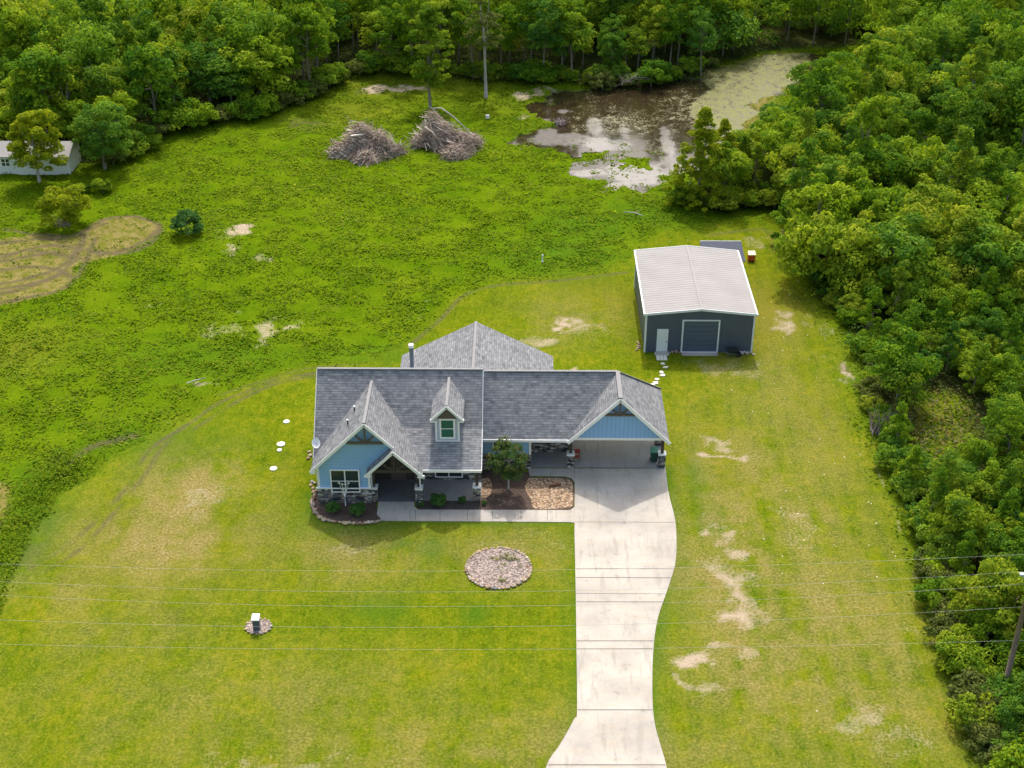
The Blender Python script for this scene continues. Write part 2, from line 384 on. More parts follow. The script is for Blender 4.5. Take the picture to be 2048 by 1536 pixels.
sand = blobs([(1455, 1165, 45, 50, 1.0), (1455, 1195, 22, 18, 1.15), (1440, 1230, 50, 25, 1.0), (1480, 1225, 25, 20, .9), (1420, 1300, 45, 18, 1.1), (1500, 1310, 60, 22, .75), (1430, 1060, 26, 16, .95), (1475, 1090, 30, 20, .9), (1390, 1350, 35, 16, .8),
              (1440, 910, 30, 8, .9), (1445, 880, 30, 20, .6), (1505, 1160, 60, 30, .7), (1150, 645, 55, 9, 1.15), (1075, 680, 60, 20, .75), (1130, 735, 10, 5, 1.1), (1180, 655, 60, 30, .65), (780, 177, 55, 7, 1.6), (835, 177, 30, 5, 1.2), (1050, 187, 22, 6, 1.3), (1090, 178, 20, 5, .9),
              (790, 145, 25, 5, .9), (1560, 650, 30, 25, .85), (1530, 480, 30, 20, .7), (1678, 745, 14, 18, 1.3), (1470, 735, 120, 30, .5), (300, 1110, 130, 50, .45), (390, 1000, 90, 50, .5), (520, 640, 0.1, .1, 0), (450, 655, 35, 22, .85), (540, 655, 32, 22, .95), (545, 680, 25, 10, .9),
              (455, 500, 18, 10, .9), (475, 462, 18, 10, 1.0), (530, 520, 18, 10, .8), (700, 1105, 120, 50, .42), (1010, 1090, 220, 40, .40), (1620, 1100, 60, 60, .45), (1800, 1490, 60, 50, .6), (1700, 1450, 60, 40, .5), (600, 1520, 300, 20, .5), (1830, 1300, 60, 60, .4), (1620, 1040, 80, 30, .55),
              (1040, 235, 20, 10, .7), (310, 610, 25, 10, .6), (845, 600, 10, 6, .8), (400, 765, 22, 8, .9), (1640, 650, 30, 20, .5), (1450, 690, 70, 20, .45)])
nS = fbm(45, GX, GY, .9, 4); GX, GY = GXo, GYo
sand = np.clip(sand, 0, 1.3) * (.18 + 1.3 * nS); sand = np.clip(sand * 1.15 - .12, 0, 1)
edge_r = dline(GP([(1560, 440), (1575, 520), (1620, 610), (1690, 690), (1700, 750), (1720, 860), (1780, 1000), (1835, 1170), (1900, 1350), (1930, 1500)]), GX, GY)
sand = np.maximum(sand, .5 * np.exp(-(edge_r / .22) ** 2) * sst(.5, .72, nS))
mud = np.zeros(GX.shape)
def track(pts, wd, a, seed=70, gap=.35):
    global mud
    d = dline(GP(spline(pts)), GX, GY)
    mud = np.maximum(mud, a * np.exp(-(d / wd) ** 2) * sst(gap - .15, gap + .2, fbm(seed, GX, GY, 2.5, 3)))
track([(60, 1130), (150, 1080), (250, 980), (280, 930), (305, 895), (380, 845), (430, 810), (500, 780), (560, 758), (640, 745)], .22, .9)
track([(90, 1140), (170, 1090), (262, 985), (296, 940), (330, 890), (400, 850), (480, 800), (560, 765), (640, 752)], .20, .7, 71)
track([(120, 950), (150, 920), (165, 905), (200, 890), (270, 868)], .3, 1.0, 72)
track([(440, 790), (500, 770), (610, 738), (720, 728)], .15, .5, 73)
track([(820, 690), (880, 640), (930, 590), (1000, 570), (1110, 562), (1250, 545)], .2, .7, 74, .3)
track([(1420, 470), (1530, 460), (1550, 500)], .3, .4, 75)
s_tan = np.maximum(sdf(TAN, GX, GY), sdf(TAN2, GX, GY)) + wob * .5
tan_ = sst(-.2, .3, s_tan)
for q, pl in enumerate([[(-60, 500), (60, 480), (150, 478), (190, 450), (250, 434), (305, 445), (318, 462), (270, 495), (200, 512)], [(-60, 540), (60, 500), (140, 495), (200, 510)], [(170, 470), (150, 520), (100, 560), (0, 590), (-80, 600)], [(190, 480), (170, 530), (150, 560), (110, 585), (0, 606), (-80, 620)], [(-80, 560), (40, 535), (110, 540), (150, 560)],
                         [(-50, 520), (60, 505), (160, 520)], [(-60, 575), (50, 560), (130, 530), (160, 490)], [(10, 460), (120, 474), (180, 462), (210, 450)], [(195, 505), (250, 508), (300, 490), (322, 466)], [(-60, 535), (30, 520), (100, 508), (140, 500)], [(-60, 590), (60, 570), (120, 548)]]):
    track(pl, .30, 1.0, 80 + q, .12)
mud = np.maximum(mud, blobs([(130, 920, 35, 12, .5), (610, 250, 40, 10, 1.0), (1690, 740, 12, 16, .6), (60, 1110, 30, 60, .3)]) * sst(.4, .6, nA))
lush = blobs([(860, 1100, 26, 22, 1.3), (800, 1087, 28, 14, 1.0), (1395, 960, 25, 60, .8), (1420, 1040, 35, 30, .9), (1355, 1150, 40, 90, .7), (820, 710, 200, 25, .7), (700, 1060, 120, 14, .9), (1560, 300, 60, 60, .5), (950, 1230, 28, 25, 1.0), (760, 1225, 60, 30, .8), (1130, 1180, 14, 200, .4), (1350, 660, .1, .1, 0), (1250, 1230, 10, 10, 0),
              (1300, 430, 160, 30, .8), (60, 1060, 70, 80, 1.1), (100, 960, 90, 40, .8), (1180, 450, 100, 40, .8), (1130, 510, 140, 45, .8), (330, 880, 150, 60, .6), (640, 1030, 40, 30, .9), (1650, 560, 40, 40, .5), (820, 1040, 0.1, 0.1, 0), (1720, 780, 30, 100, .5), (410, 720, 200, 40, .6)])
lush = np.clip(lush * (.5 + nA), 0, 1)
for pl, wd_, a_ in (([(1334, 940), (1352, 1085), (1335, 1180), (1306, 1310), (1305, 1400), (1322, 1495)], .55, .9), ([(1151, 1060), (1152, 1160), (1154, 1422), (1120, 1490), (1092, 1536)], .3, .8), ([(760, 1046), (1140, 1048)], .35, .8), ([(622, 990), (630, 1035), (680, 1055), (760, 1050)], .6, 1.0)):
    lush = np.maximum(lush, a_ * np.exp(-(dline(GP(pl), GX, GY) / (wd_ * (.6 + nA))) ** 2))
yel = blobs([(1540, 620, 90, 60, 1.0), (1500, 700, 120, 30, .7), (800, 165, 220, 30, .8), (700, 220, 120, 30, .6), (50, 700, 90, 40, .7), (300, 1100, 220, 90, .5), (1640, 850, 60, 90, .4), (1440, 900, 60, 70, .7), (1190, 590, 120, 40, .5), (1850, 840, 90, 50, .8), (1000, 200, 90, 30, .4)])
yel = np.clip(yel * (.5 + nB), 0, 1)
mow = .5 + .5 * np.sin((GX * cos(.05) - GY * sin(.05)) * 2 * pi / 1.5 + 1.5 * nB) * np.where(GX > 9, 1.0, .35)
mow2 = .5 + .5 * np.sin((GX * .82 + GY * .57) * 2 * pi / 1.7 + 2 * nB)
mow = np.where(GX < -12, .5 * mow + .5 * mow2, mow)
marsh = sst(-1.0, 1.0, sdf(MARSH, GX, GY) + (nB - .5) * 5)
GZ = rough * (1 - pond) * ((fbm(90, GX, GY, 1.6, 3) - .5) * .38 + (fbm(95, GX, GY, 9, 2) - .5) * .5) * sst(0, 1.2, -s_lawn)
GZ = GZ * sst(-.8, .6, -s_pond - .2 + .6) - pond * .16
GZ = np.where((np.abs(GX) > 64) | (GY > 184) | (GY < 49), 0, GZ)
GZ -= np.exp(-(dline(GP([(60, 1130), (90, 1010), (150, 950), (240, 890), (380, 815)]), GX, GY) / 1.2) ** 2) * .25
verts = np.stack([GX, GY, GZ], -1).reshape(-1, 3)
idx = np.arange(nx * ny).reshape(ny, nx)
quads = np.stack([idx[:-1, :-1], idx[:-1, 1:], idx[1:, 1:], idx[1:, :-1]], -1).reshape(-1, 4)
def npmesh(name, verts, quads, attrs=None, mats=(), smooth=False, matidx=None):
    me = bpy.data.meshes.new(name); k = quads.shape[1]
    me.vertices.add(len(verts)); me.vertices.foreach_set('co', np.ascontiguousarray(verts, np.float32).ravel())
    me.loops.add(len(quads) * k); me.loops.foreach_set('vertex_index', np.ascontiguousarray(quads, np.int32).ravel())
    me.polygons.add(len(quads)); me.polygons.foreach_set('loop_start', np.arange(0, len(quads) * k, k, dtype=np.int32))
    me.polygons.foreach_set('loop_total', np.full(len(quads), k, np.int32))
    if smooth: me.polygons.foreach_set('use_smooth', np.ones(len(quads), bool))
    if matidx is not None: me.polygons.foreach_set('material_index', np.ascontiguousarray(matidx, np.int32))
    for n_, a in (attrs or {}).items():
        at = me.attributes.new(n_, 'FLOAT', 'POINT'); at.data.foreach_set('value', np.ascontiguousarray(a, np.float32).ravel())
    for m in mats: me.materials.append(m)
    me.update(); me.validate(); return me

def ground_mat():
    k = NT('ground'); p = k.pos()
    nf = k.noise(p, 5.5, 6, .7); nm = k.noise(p, 1.3, 6, .65); nl = k.noise(p, .22, 5, .6); ng = k.noise(p, 9, 4, .75)
    nv = k.noise(k.scale(p, (1, .55, 1)), 3.2, 5, .72)
    lawn = k.ramp(k.mth('ADD', k.mth('MULTIPLY', nl, .45), k.mth('MULTIPLY', nm, .55)), [(.36, (.032, .080, .002)), (.45, (.062, .125, .002)), (.54, (.112, .160, .003)), (.65, (.215, .205, .012))])
    lawn = k.mix(k.mth('MULTIPLY', k.step(nf, .45, .68), .6), lawn, (.29, .285, .025))
    lawn = k.mix(k.mth('MULTIPLY', k.step(nv, .52, .34), .65), lawn, (.045, .085, .002))
    lawn = k.mix(.75, lawn, k.mix(k.step(ng, .3, .7), (.44, .48, .40), (1.55, 1.46, 1.5)), 'MULTIPLY')
    lawn = k.mix(k.mth('MULTIPLY', k.step(k.noise(k.scale(p, (2.6, .32, 1)), 1.0, 5, .65), .52, .7), .38), lawn, (.22, .215, .02))
    lawn = k.mix(k.mth('MULTIPLY', k.att('mow'), .30), lawn, (.185, .205, .006))
    wild = k.ramp(k.mth('ADD', k.mth('MULTIPLY', nl, .4), k.mth('MULTIPLY', nf, .6)), [(.34, (.045, .095, .002)), (.45, (.075, .140, .003)), (.56, (.115, .175, .004)), (.68, (.19, .225, .015))])
    c = k.mix(k.att('rough'), lawn, wild)
    c = k.mix(k.mth('MULTIPLY', k.att('yel'), .55), c, k.mix(nf, (.14, .125, .008), (.27, .23, .04)))
    c = k.mix(k.mth('MULTIPLY', k.att('lush'), .75), c, k.mix(nf, (.028, .085, .005), (.085, .185, .012)))
    # dry thatch on the right lawn
    tn = k.mix(nf, (.15, .12, .035), (.34, .265, .11)); tn = k.mix(k.mth('MULTIPLY', k.step(nm, .42, .56), .75), tn, (.115, .13, .012))
    c = k.mix(k.mth('MULTIPLY', k.att('tanm'), .9), c, tn)
    c = k.mix(k.att('dry'), c, k.mix(k.step(nf, .35, .65), (.12, .105, .014), (.36, .285, .12)))
    c = k.mix(k.mth('MULTIPLY', k.step(k.mth('ADD', k.mth('MULTIPLY', k.att('sand'), .62), k.mth('MULTIPLY', k.mth('ADD', ng, nf), .5)), .66, 1.06), .95), c, k.mix(ng, (.25, .19, .11), (.60, .49, .39)))
    c = k.mix(k.mth('MULTIPLY', k.att('mud'), .85), c, k.mix(nf, (.06, .048, .03), (.165, .13, .085)))
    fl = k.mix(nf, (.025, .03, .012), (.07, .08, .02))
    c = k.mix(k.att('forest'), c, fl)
    vo = k.n('TexVoronoi', {'Vector': k.n('VectorMath', {0: p, 1: (0, 0, 0)}, operation='ADD').outputs[0], 'Scale': 1.15, 'Randomness': 1.0})
    speck = k.mth('MULTIPLY', k.mth('LESS_THAN', vo.outputs['Distance'], .05), k.att('speck'))
    c = k.mix(speck, c, (.75, .74, .68))
    c = k.mix(k.att('pond'), c, (.10, .085, .06))
    k.col(c); k.rough(1.0); k.b.inputs['Specular IOR Level'].default_value = .0
    k.bump(k.mth('ADD', nf, k.mth('MULTIPLY', ng, .5)), .55, .12)
    return k.m
speck = sst(.3, 1, s_lawn) * ((GX > 11.5) * 1.0) * sst(.45, .6, fbm(200, GX, GY, 5, 2))
dry = np.clip((blobs([(1480, 1150, 110, 260, 1.1), (1560, 1350, 200, 130, .9), (1640, 1250, 260, 200, .8), (1700, 1400, 200, 120, .8), (1500, 960, 180, 120, .6), (1430, 1130, 120, 120, .9), (1600, 1050, 120, 80, .7), (330, 1080, 200, 90, 1.0), (380, 990, 130, 80, 1.1), (130, 1180, 120, 60, .6), (1000, 1500, 900, 90, .6), (500, 1400, 500, 100, .45), (1600, 900, 140, 300, .45), (250, 1250, 200, 80, .4), (700, 1110, 170, 60, .65), (1010, 1110, 150, 60, .6), (1160, 640, 120, 50, .5)])) * sst(.28, .66, nA * .35 + nC * .25 + .4 * fbm(430, GX * 2.2, GY * .45, 3, 4)) * 1.0, 0, 1) * (1 - rough)
tan_ = np.maximum(tan_, marsh)
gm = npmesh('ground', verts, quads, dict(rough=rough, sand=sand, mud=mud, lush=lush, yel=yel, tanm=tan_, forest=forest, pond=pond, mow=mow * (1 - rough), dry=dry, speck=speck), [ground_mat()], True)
tag(link(gm, 'ground'), kind='structure')
def gz(x, y):
    i = np.clip(np.searchsorted(ax, x), 0, nx - 1); j = np.clip(np.searchsorted(ay, y), 0, ny - 1); return GZ[j, i]
def amask(m, x, y):
    i = np.clip(np.searchsorted(ax, x), 0, nx - 1); j = np.clip(np.searchsorted(ay, y), 0, ny - 1); return m[j, i]

# ------------------------------------------------------------------ pond water
def water_mat():
    k = NT('pond_water'); p = k.pos()
    nb = k.noise(k.scale(p, (1, .8, 1)), .9, 7, .72); ns = k.noise(p, 4.5, 5, .75)
    sky_pale = k.mix(nb, (.13, .12, .11), (.30, .275, .26))  # murky water colour, paled to paint in the reflected sky
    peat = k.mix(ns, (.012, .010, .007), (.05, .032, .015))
    c = k.mix(k.att('peat'), sky_pale, peat)
    sc = k.step(k.mth('ADD', k.mth('ADD', k.mth('MULTIPLY', ns, .6), k.mth('MULTIPLY', nb, .4)), k.mth('MULTIPLY', k.att('scum'), .14)), .56, .66)
    scum = k.mth('MULTIPLY', sc, k.att('scum'))
    c = k.mix(scum, c, k.mix(nb, (.07, .085, .014), (.245, .245, .06)))
    k.col(c)
    k.t.links.new(k.mth('ADD', .07, k.mth('MULTIPLY', scum, .8)), k.b.inputs['Roughness'])
    k.bump(k.mth('ADD', k.noise(p, 2.5, 3), scum), .08, .05)
    return k.m
pk = (s_pond > -1.2) & (np.abs(GX) < 61)
sel = pk[:-1, :-1] & pk[1:, 1:] & pk[:-1, 1:] & pk[1:, :-1]
wq = quads[sel.ravel()]
u, inv = np.unique(wq.ravel(), return_inverse=True)
pxx, pyy = PIX(GX, GY, 0)
sky_open = blobs([(1120, 278, 75, 14, 1.25), (1210, 288, 60, 16, 1.25), (1190, 250, 22, 26, .95), (1095, 262, 30, 14, 1.0), (1130, 222, 22, 6, .8), (1250, 265, 14, 22, .9), (1290, 345, 90, 26, 1.3), (1180, 345, 50, 10, 1.1), (1240, 375, 30, 16, 1.2), (1335, 285, 16, 40, 1.2), (1085, 240, 25, 8, .7), (1345, 330, 30, 30, 1.1)])  # open patches where the sky's reflection is painted into the water colour
peat = 1 - .9 * sst(.48, .80, sky_open * (.12 + .85 * nA + .95 * nC))
scum = np.clip(marsh * 1.3 + blobs([(1390, 220, 110, 60, .8), (1230, 240, 160, 40, .7), (1320, 290, 60, 20, .6), (1440, 250, 70, 60, 1.0), (1190, 190, 90, 30, .55), (1250, 300, 60, 14, .5)]) * (.4 + .9 * nA), 0, 1)
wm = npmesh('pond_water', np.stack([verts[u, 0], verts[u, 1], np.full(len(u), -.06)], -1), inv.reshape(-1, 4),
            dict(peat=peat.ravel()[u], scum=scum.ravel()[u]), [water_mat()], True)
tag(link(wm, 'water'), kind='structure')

# ------------------------------------------------------------------ driveway, walks, beds
def edge_pts(pts): return [G(*p)[:2] for p in pts]
def slab(name, pts, z, mat, z0=-.1, kind='structure', extra=None):
    b = MB(); b.prism([(x, y, z) for x, y in pts], (0, 0, z0 - z), 0)
    if extra: extra(b)
    o = b.build(name, mat if isinstance(mat, list) else [mat]); tag(o, kind=kind); return o
right = spline([(1331, 938), (1338, 990), (1350, 1040), (1353, 1085), (1350, 1130), (1335, 1180), (1315, 1240), (1306, 1310), (1305, 1400), (1310, 1450), (1322, 1495), (1334, 1540), (1350, 1640)])
left = spline([(1070, 1640), (1092, 1536), (1120, 1490), (1148, 1440), (1154, 1422), (1153, 1300), (1151, 1160), (1149, 1070)])
dpts = edge_pts([(1149.5, 938)] + [tuple(p) for p in right] + [tuple(p) for p in left])
def joints(b):
    L = np.array([[1149, 938], [1149, 1070], [1151, 1160], [1154, 1422], [1120, 1490]]); R = np.array(right)
    for py in (1045, 1138, 1156, 1188, 1205, 1283, 1299, 1421, 1531):
        xl = np.interp(py, L[:, 1], L[:, 0]) if py < 1500 else 1096; xr = np.interp(py, R[:, 1], R[:, 0])
        a = G(xl + 1, py); c = G(xr - 1, py + (1 if py < 1200 else 0)); wdt = .022 if py in (1138, 1045, 1188) else .035
        b.poly([(a[0], a[1] - wdt, .054), (c[0], c[1] - wdt, .054), (c[0], c[1] + wdt, .054), (a[0], a[1] + wdt, .054)], 1)
slab('driveway', dpts, .05, [M_CONC, M_JOINT], extra=joints)
def wjoints(b):
    for px in (831, 880, 935, 985, 1042, 1095):
        a = G(px, 1021); c = G(px, 1042); b.poly([(a[0] - .018, a[1], .046), (a[0] + .018, a[1], .046), (c[0] + .018, c[1], .046), (c[0] - .018, c[1], .046)], 1)
wk = edge_pts([(757, 1003), (829, 1003), (829, 1014), (836, 1020), (1140, 1021), (1149, 1015), (1149, 1046), (1140, 1045), (765, 1042), (754, 1030)])
slab('walkway', wk, .042, [M_CONC, M_JOINT], extra=wjoints)
ap = edge_pts([(1056, 937.5), (1149, 937.5), (1149, 965), (1143, 957), (1130, 953), (1060, 952)])
slab('entry_path', ap, .042, M_CONC)
cp = [(3.5, 81.93), (10.42, 81.93), (10.42, 88.3), (3.5, 88.3)]
slab('carport_floor', cp, .06, M_CONC2)
# beds: thin sheets
def bed(name, pts, z, mat):
    b = MB(); P = edge_pts(pts); b.prism([(x, y, z) for x, y in P], (0, 0, -.1 - z), 0); return tag(b.build(name, mat), kind='stuff')
bed('front_mulch_bed', spline([(628, 985), (626, 1018), (636, 1034), (656, 1043), (700, 1047), (740, 1047), (764, 1041), (755, 1025), (752, 1004), (752, 990), (640, 985), (628, 985)]), .03, M_MULCH)
bed('porch_mulch_bed', [(833, 990), (960, 990), (960, 1021), (842, 1020), (833, 1015)], .03, M_SLATE)
bed('side_mulch_bed', spline([(959, 940), (1055, 945), (1062, 954), (1125, 955), (1143, 960), (1148, 972), (1148, 1008), (1142, 1018), (1125, 1020), (960, 1021), (959, 940)], 4), .026, M_MULCH)
def gravel_bed(name, pts, z, mat): return bed(name, pts, z, mat)
gravel_bed('river_rock_bed', spline([(1058, 956), (1120, 957), (1141, 962), (1146, 975), (1146, 1004), (1138, 1015), (1072, 1018), (1062, 1000), (1050, 975), (1058, 956)], 4), .034, M_RIVER)
gravel_bed('river_rock_corner', spline([(962, 958), (978, 958), (984, 975), (978, 992), (962, 993), (962, 958)], 4), .034, M_RIVER)
cx, cy, _ = G(997, 1137)
b = MB(); b.prism([(cx + 2.05 * cos(t) * (1 + .03 * sin(3 * t)), cy + 2.05 * sin(t), .07) for t in np.linspace(0, 2 * pi, 40, endpoint=False)], (0, 0, -.15)); tag(b.build('round_gravel_bed', M_PINKG), kind='stuff')
pcx, pcy, _ = G(517, 1254)
b = MB(); b.prism([(pcx + .78 * cos(t), pcy + .72 * sin(t) * (1 + .1 * cos(2 * t)), .06) for t in np.linspace(0, 2 * pi, 24, endpoint=False)], (0, 0, -.15)); tag(b.build('small_gravel_pad', M_PINKG), kind='stuff')

# rocks
rng = np.random.RandomState(7)
def rock_mesh(seed):
    r = np.random.RandomState(seed); bm = bmesh.new(); bmesh.ops.create_icosphere(bm, subdivisions=2, radius=1)
    dirs = r.normal(size=(7, 3)); dirs /= np.linalg.norm(dirs, axis=1)[:, None]
    for v in bm.verts:
        d = np.array(v.co); s = 1.0
        for k in range(7):
            q = d @ dirs[k]
            if q > .55: s *= 1 - .35 * (q - .55)
        v.co = Vector(d * s * (1 + .06 * r.randn())) * 1.0; v.co.z *= .62
    me = bpy.data.meshes.new('rock'); bm.to_mesh(me); bm.free(); me.materials.append(M_ROCK); return me
ROCKS = [rock_mesh(s) for s in range(5)]
def put_rock(x, y, s, label, group, z=.05):
    o = link(ROCKS[rng.randint(5)], 'border_rock'); o.location = (x, y, z + s * .25); o.scale = (s * rng.uniform(.8, 1.3), s * rng.uniform(.8, 1.2), s * rng.uniform(.7, 1.1))
    o.rotation_euler.z = rng.uniform(0, 6.28); tag(o, label, 'rock', group)
for k in range(62):
    t = 2 * pi * k / 62 + rng.uniform(-.03, .03); put_rock(cx + 2.12 * cos(t), cy + 2.12 * sin(t), rng.uniform(.09, .15), 'rough tan and grey rock in the ring round the circular lawn bed', 'rocks ringing the circular bed')
for k in range(30):
    t = 2 * pi * k / 30 + rng.uniform(-.1, .1)
    if sin(t) < .3: put_rock(cx + 1.9 * cos(t), cy + 1.9 * sin(t), rng.uniform(.06, .11), 'rough tan and grey rock in the ring round the circular lawn bed', 'rocks ringing the circular bed')
fe = GP(spline([(640, 980), (627, 990), (627, 1018), (637, 1034), (656, 1043), (700, 1048), (740, 1048), (762, 1042)], 12))
seg = np.r_[0, np.cumsum(np.hypot(*np.diff(fe, axis=0).T))]
for s in np.arange(0, seg[-1], .17):
    x = np.interp(s, seg, fe[:, 0]); y = np.interp(s, seg, fe[:, 1])
    put_rock(x + rng.uniform(-.05, .08), y + rng.uniform(-.05, .12), rng.uniform(.10, .19), 'brown fieldstone edging the mulch bed below the big front window', 'fieldstones edging the front mulch bed')
for k in range(16):
    t = 2 * pi * k / 16; put_rock(pcx + .78 * cos(t), pcy + .74 * sin(t), rng.uniform(.07, .12), 'small tan rock round the foot of the lone lawn cabinet', 'rocks round the lawn cabinet')
for px, py in ((619, 905), (621, 912), (624, 965), (622, 972), (626, 978), (630, 968), (617, 918)):
    x, y, _ = G(px, py); put_rock(x, y, .15, 'reddish rock lying against the left side wall of the blue house', 'reddish rocks at the left side wall')

# ------------------------------------------------------------------ the house
H0 = (-2, 82, 0)
house = empty('house', H0, 'blue craftsman house with grey shingle roofs, stone base, small dormer and attached carport', 'house')
def part(b, name, mats, parent=house, label=None):
    o = b.build(name, mats, parent)
    if label: o['label'] = label
    return o
T = (0, 0, -.14)
def roofslab(name, polys, parent=house, mat=None, label=None):
    b = MB()
    for p in polys: b.prism(p, T, 0, 1)
    return part(b, name, [mat or M_SH, M_WHITE], parent, label)
XL, XR = -14.5, -2.78
main = roofslab('roof', [[(XL, 83.36, 7.42), (XL, 78.85, 2.91), (-10.62, 82.73, 6.79), (-8.23, 80.34, 4.40), (XR, 80.34, 4.40), (XR, 83.36, 7.42)],
                         [(XR, 83.36, 7.42), (XR, 88.0, 2.78), (XL, 88.0, 2.78), (XL, 83.36, 7.42)]], label='steep dark grey main roof')
b = MB(); b.bar((XL, 83.36, 7.44), (XR, 83.36, 7.44), .2, .05); part(b, 'ridge_cap', M_CAP, main)
prf = roofslab('porch_roof', [[(-8.23, 80.34, 4.40), (-6.78, 77.32, 2.95), (XR, 77.32, 2.95), (XR, 80.34, 4.40)]], label='lighter low-pitched roof over the front porch')
gab = roofslab('gable_roof', [[(-10.62, 77.11, 6.79), (-10.62, 82.73, 6.79), (XL, 78.85, 2.91), (XL, 77.11, 2.91)],
                              [(-10.62, 77.11, 6.79), (-8.72, 77.11, 4.89), (-8.72, 76.6, 4.89), (-6.78, 76.6, 2.95), (-6.78, 77.32, 2.95), (-8.23, 80.34, 4.40), (-10.62, 82.73, 6.79)],
                              [(-8.72, 76.6, 4.89), (-8.72, 77.46, 4.89), (-10.62, 77.46, 2.99), (-10.62, 76.6, 2.99)]], label='front gable roof with the entry gable nested on its right')
b = MB(); b.bar((-10.62, 77.15, 6.82), (-10.62, 82.7, 6.82), .2, .05); part(b, 'ridge_cap', M_CAP, gab)
wing = roofslab('roof', [[(XR + .01, 84.9, 6.38), (XR + .01, 81.34, 2.82), (3.3, 81.34, 2.82), (6.86, 84.9, 6.38)],
                         [(6.86, 84.9, 6.38), (10.46, 88.5, 2.78), (XR, 88.5, 2.78), (XR, 84.9, 6.38)]], label='long dark grey roof of the right wing')
b = MB(); b.bar((XR + .02, 84.9, 6.40), (6.86, 84.9, 6.40), .2, .05); part(b, 'ridge_cap', M_CAP, wing)
cpr = roofslab('carport_roof', [[(6.86, 81.44, 6.38), (6.86, 84.9, 6.38), (3.3, 81.34, 2.82), (3.26, 81.1, 2.78), (3.26, 81.1, 2.78)][:3],
                                [(6.86, 81.14, 6.38), (6.86, 81.44, 6.38), (3.3, 81.44, 2.82), (3.3, 81.14, 2.82)],
                                [(6.86, 81.14, 6.38), (10.46, 81.14, 2.78), (10.46, 88.5, 2.78), (6.86, 84.9, 6.38)]], label='grey gable roof over the carport')
b = MB(); b.bar((6.86, 81.2, 6.41), (6.86, 84.9, 6.41), .3, .05); b.bar((6.86, 84.9, 6.41), (10.46, 88.5, 2.81), .26, .04); part(b, 'ridge_cap', M_CAP, cpr)
rear = roofslab('rear_roof', [[(-3.6, 84.98, 5.8), (-3.6, 93.4, 5.8), (-9.45, 93.4, 2.8), (-9.45, 87, 2.8)], [(-3.6, 84.98, 5.8), (2.4, 85.9, 2.8), (2.4, 93.3, 2.8), (-3.6, 93.4, 5.8)]], label='pale grey gable roof behind the main ridge')
b = MB(); b.bar((-3.6, 85.2, 5.83), (-3.6, 93.38, 5.83), .2, .05); part(b, 'ridge_cap', M_CAP, rear)
# white fascias
b = MB()
def rake(b, x0, z0, x1, z1, y, h=.2): b.bar((x0, y, z0 - h / 2 + .02), (x1, y, z1 - h / 2 + .02), .05, h, 0)
rake(b, XL, 2.91, -10.62, 6.79, 77.08); rake(b, -10.62, 6.79, -8.72, 4.89, 77.08)
rake(b, -10.62, 2.99, -8.72, 4.89, 76.57); rake(b, -8.72, 4.89, -6.78, 2.95, 76.57)
part(b, 'fascia', M_WHITE, house)
b = MB(); rake(b, 3.24, 2.76, 6.86, 6.38, 81.11, .24); rake(b, 6.86, 6.38, 10.5, 2.74, 81.11, .24); part(b, 'fascia', M_WHITE, house)
b = MB(); b.box(-6.85, XR + .02, 77.26, 77.31, 2.76, 2.96); part(b, 'fascia', M_WHITE, house)
b = MB(); b.box(XR + .03, 3.3, 81.27, 81.325, 2.62, 2.83); part(b, 'fascia', M_WHITE, house)
b = MB(); b.box(XL - .02, XL + .35, 77.06, 77.13, 2.72, 2.94); b.box(-10.75, -10.3, 76.55, 76.62, 2.8, 3.0); b.box(-7.1, -6.62, 76.55, 76.62, 2.76, 2.97)
b.bar((XL - .02, 78.85, 2.82), (XL - .02, 83.36, 7.33), .04, .2); b.bar((XR + .02, 77.3, 2.86), (XR + .02, 80.34, 4.31), .04, .2); b.bar((XR + .02, 80.34, 4.31), (XR + .02, 83.36, 7.33), .04, .2); part(b, 'fascia', M_WHITE, house)
# front gable wall and stone base
b = MB(); b.prism([(-14.1, 77.5, 1.3), (-14.1, 77.5, 3.16), (-10.62, 77.5, 6.62), (-8.8, 77.5, 4.80), (-10.5, 77.5, 3.1), (-10.5, 77.5, 1.3)][::-1], (0, .16, 0)); b.box(-14.1, -13.94, 77.66, 87.6, 1.3, 2.9)
b.box(-10.66, -10.5, 77.66, 80.3, 0, 2.9); b.box(-14.1, -9.4, 87.44, 87.6, 0, 2.7); part(b, 'wall', M_BLUE)
b = MB(); b.box(-14.18, -10.42, 77.42, 77.64, 0, 1.26); b.box(-14.18, -14.0, 77.64, 87.6, 0, 1.26); b.box(-7.6, -2.9, 80.3, 80.5, 0, 3.9); part(b, 'stone_base', M_STONE, house)
b = MB(); b.box(-14.24, -10.36, 77.36, 77.5, 1.26, 1.34); b.box(-14.14, -13.96, 77.465, 77.52, 1.34, 3.08); b.box(-10.62, -10.46, 77.465, 77.52, 1.34, 3.0); part(b, 'corner_trim', M_WHITE, house)
# beams in gable
def truss(nm, xc, zc, hw, z0, y, mat, king=True, par=house, th=.12):
    b = MB(); b.bar((xc - hw, y, z0), (xc + hw, y, z0), .14, th * 1.3)
    b.bar((xc, y - .01, z0), (xc, y - .01, zc), .12, th, up=(0, 1, 0))
    for s in (-1, 1):
        pts = [(xc + s * .1, y, z0 + (zc - z0) * .12), (xc + s * hw * .28, y, z0 + (zc - z0) * .2), (xc + s * hw * .48, y, z0 + (zc - z0) * .46)]
        for a, c in zip(pts[:-1], pts[1:]): b.bar(a, c, .1, th)
    return part(b, nm, mat, par)
truss('truss', -10.62, 6.5, 1.25, 5.2, 77.2, M_BROWNW)
truss('truss', 6.86, 6.1, 1.25, 4.95, 81.3, M_BROWNW)
truss('truss', -8.72, 4.65, 1.72, 3.12, 76.9, M_DARKW, th=.2)
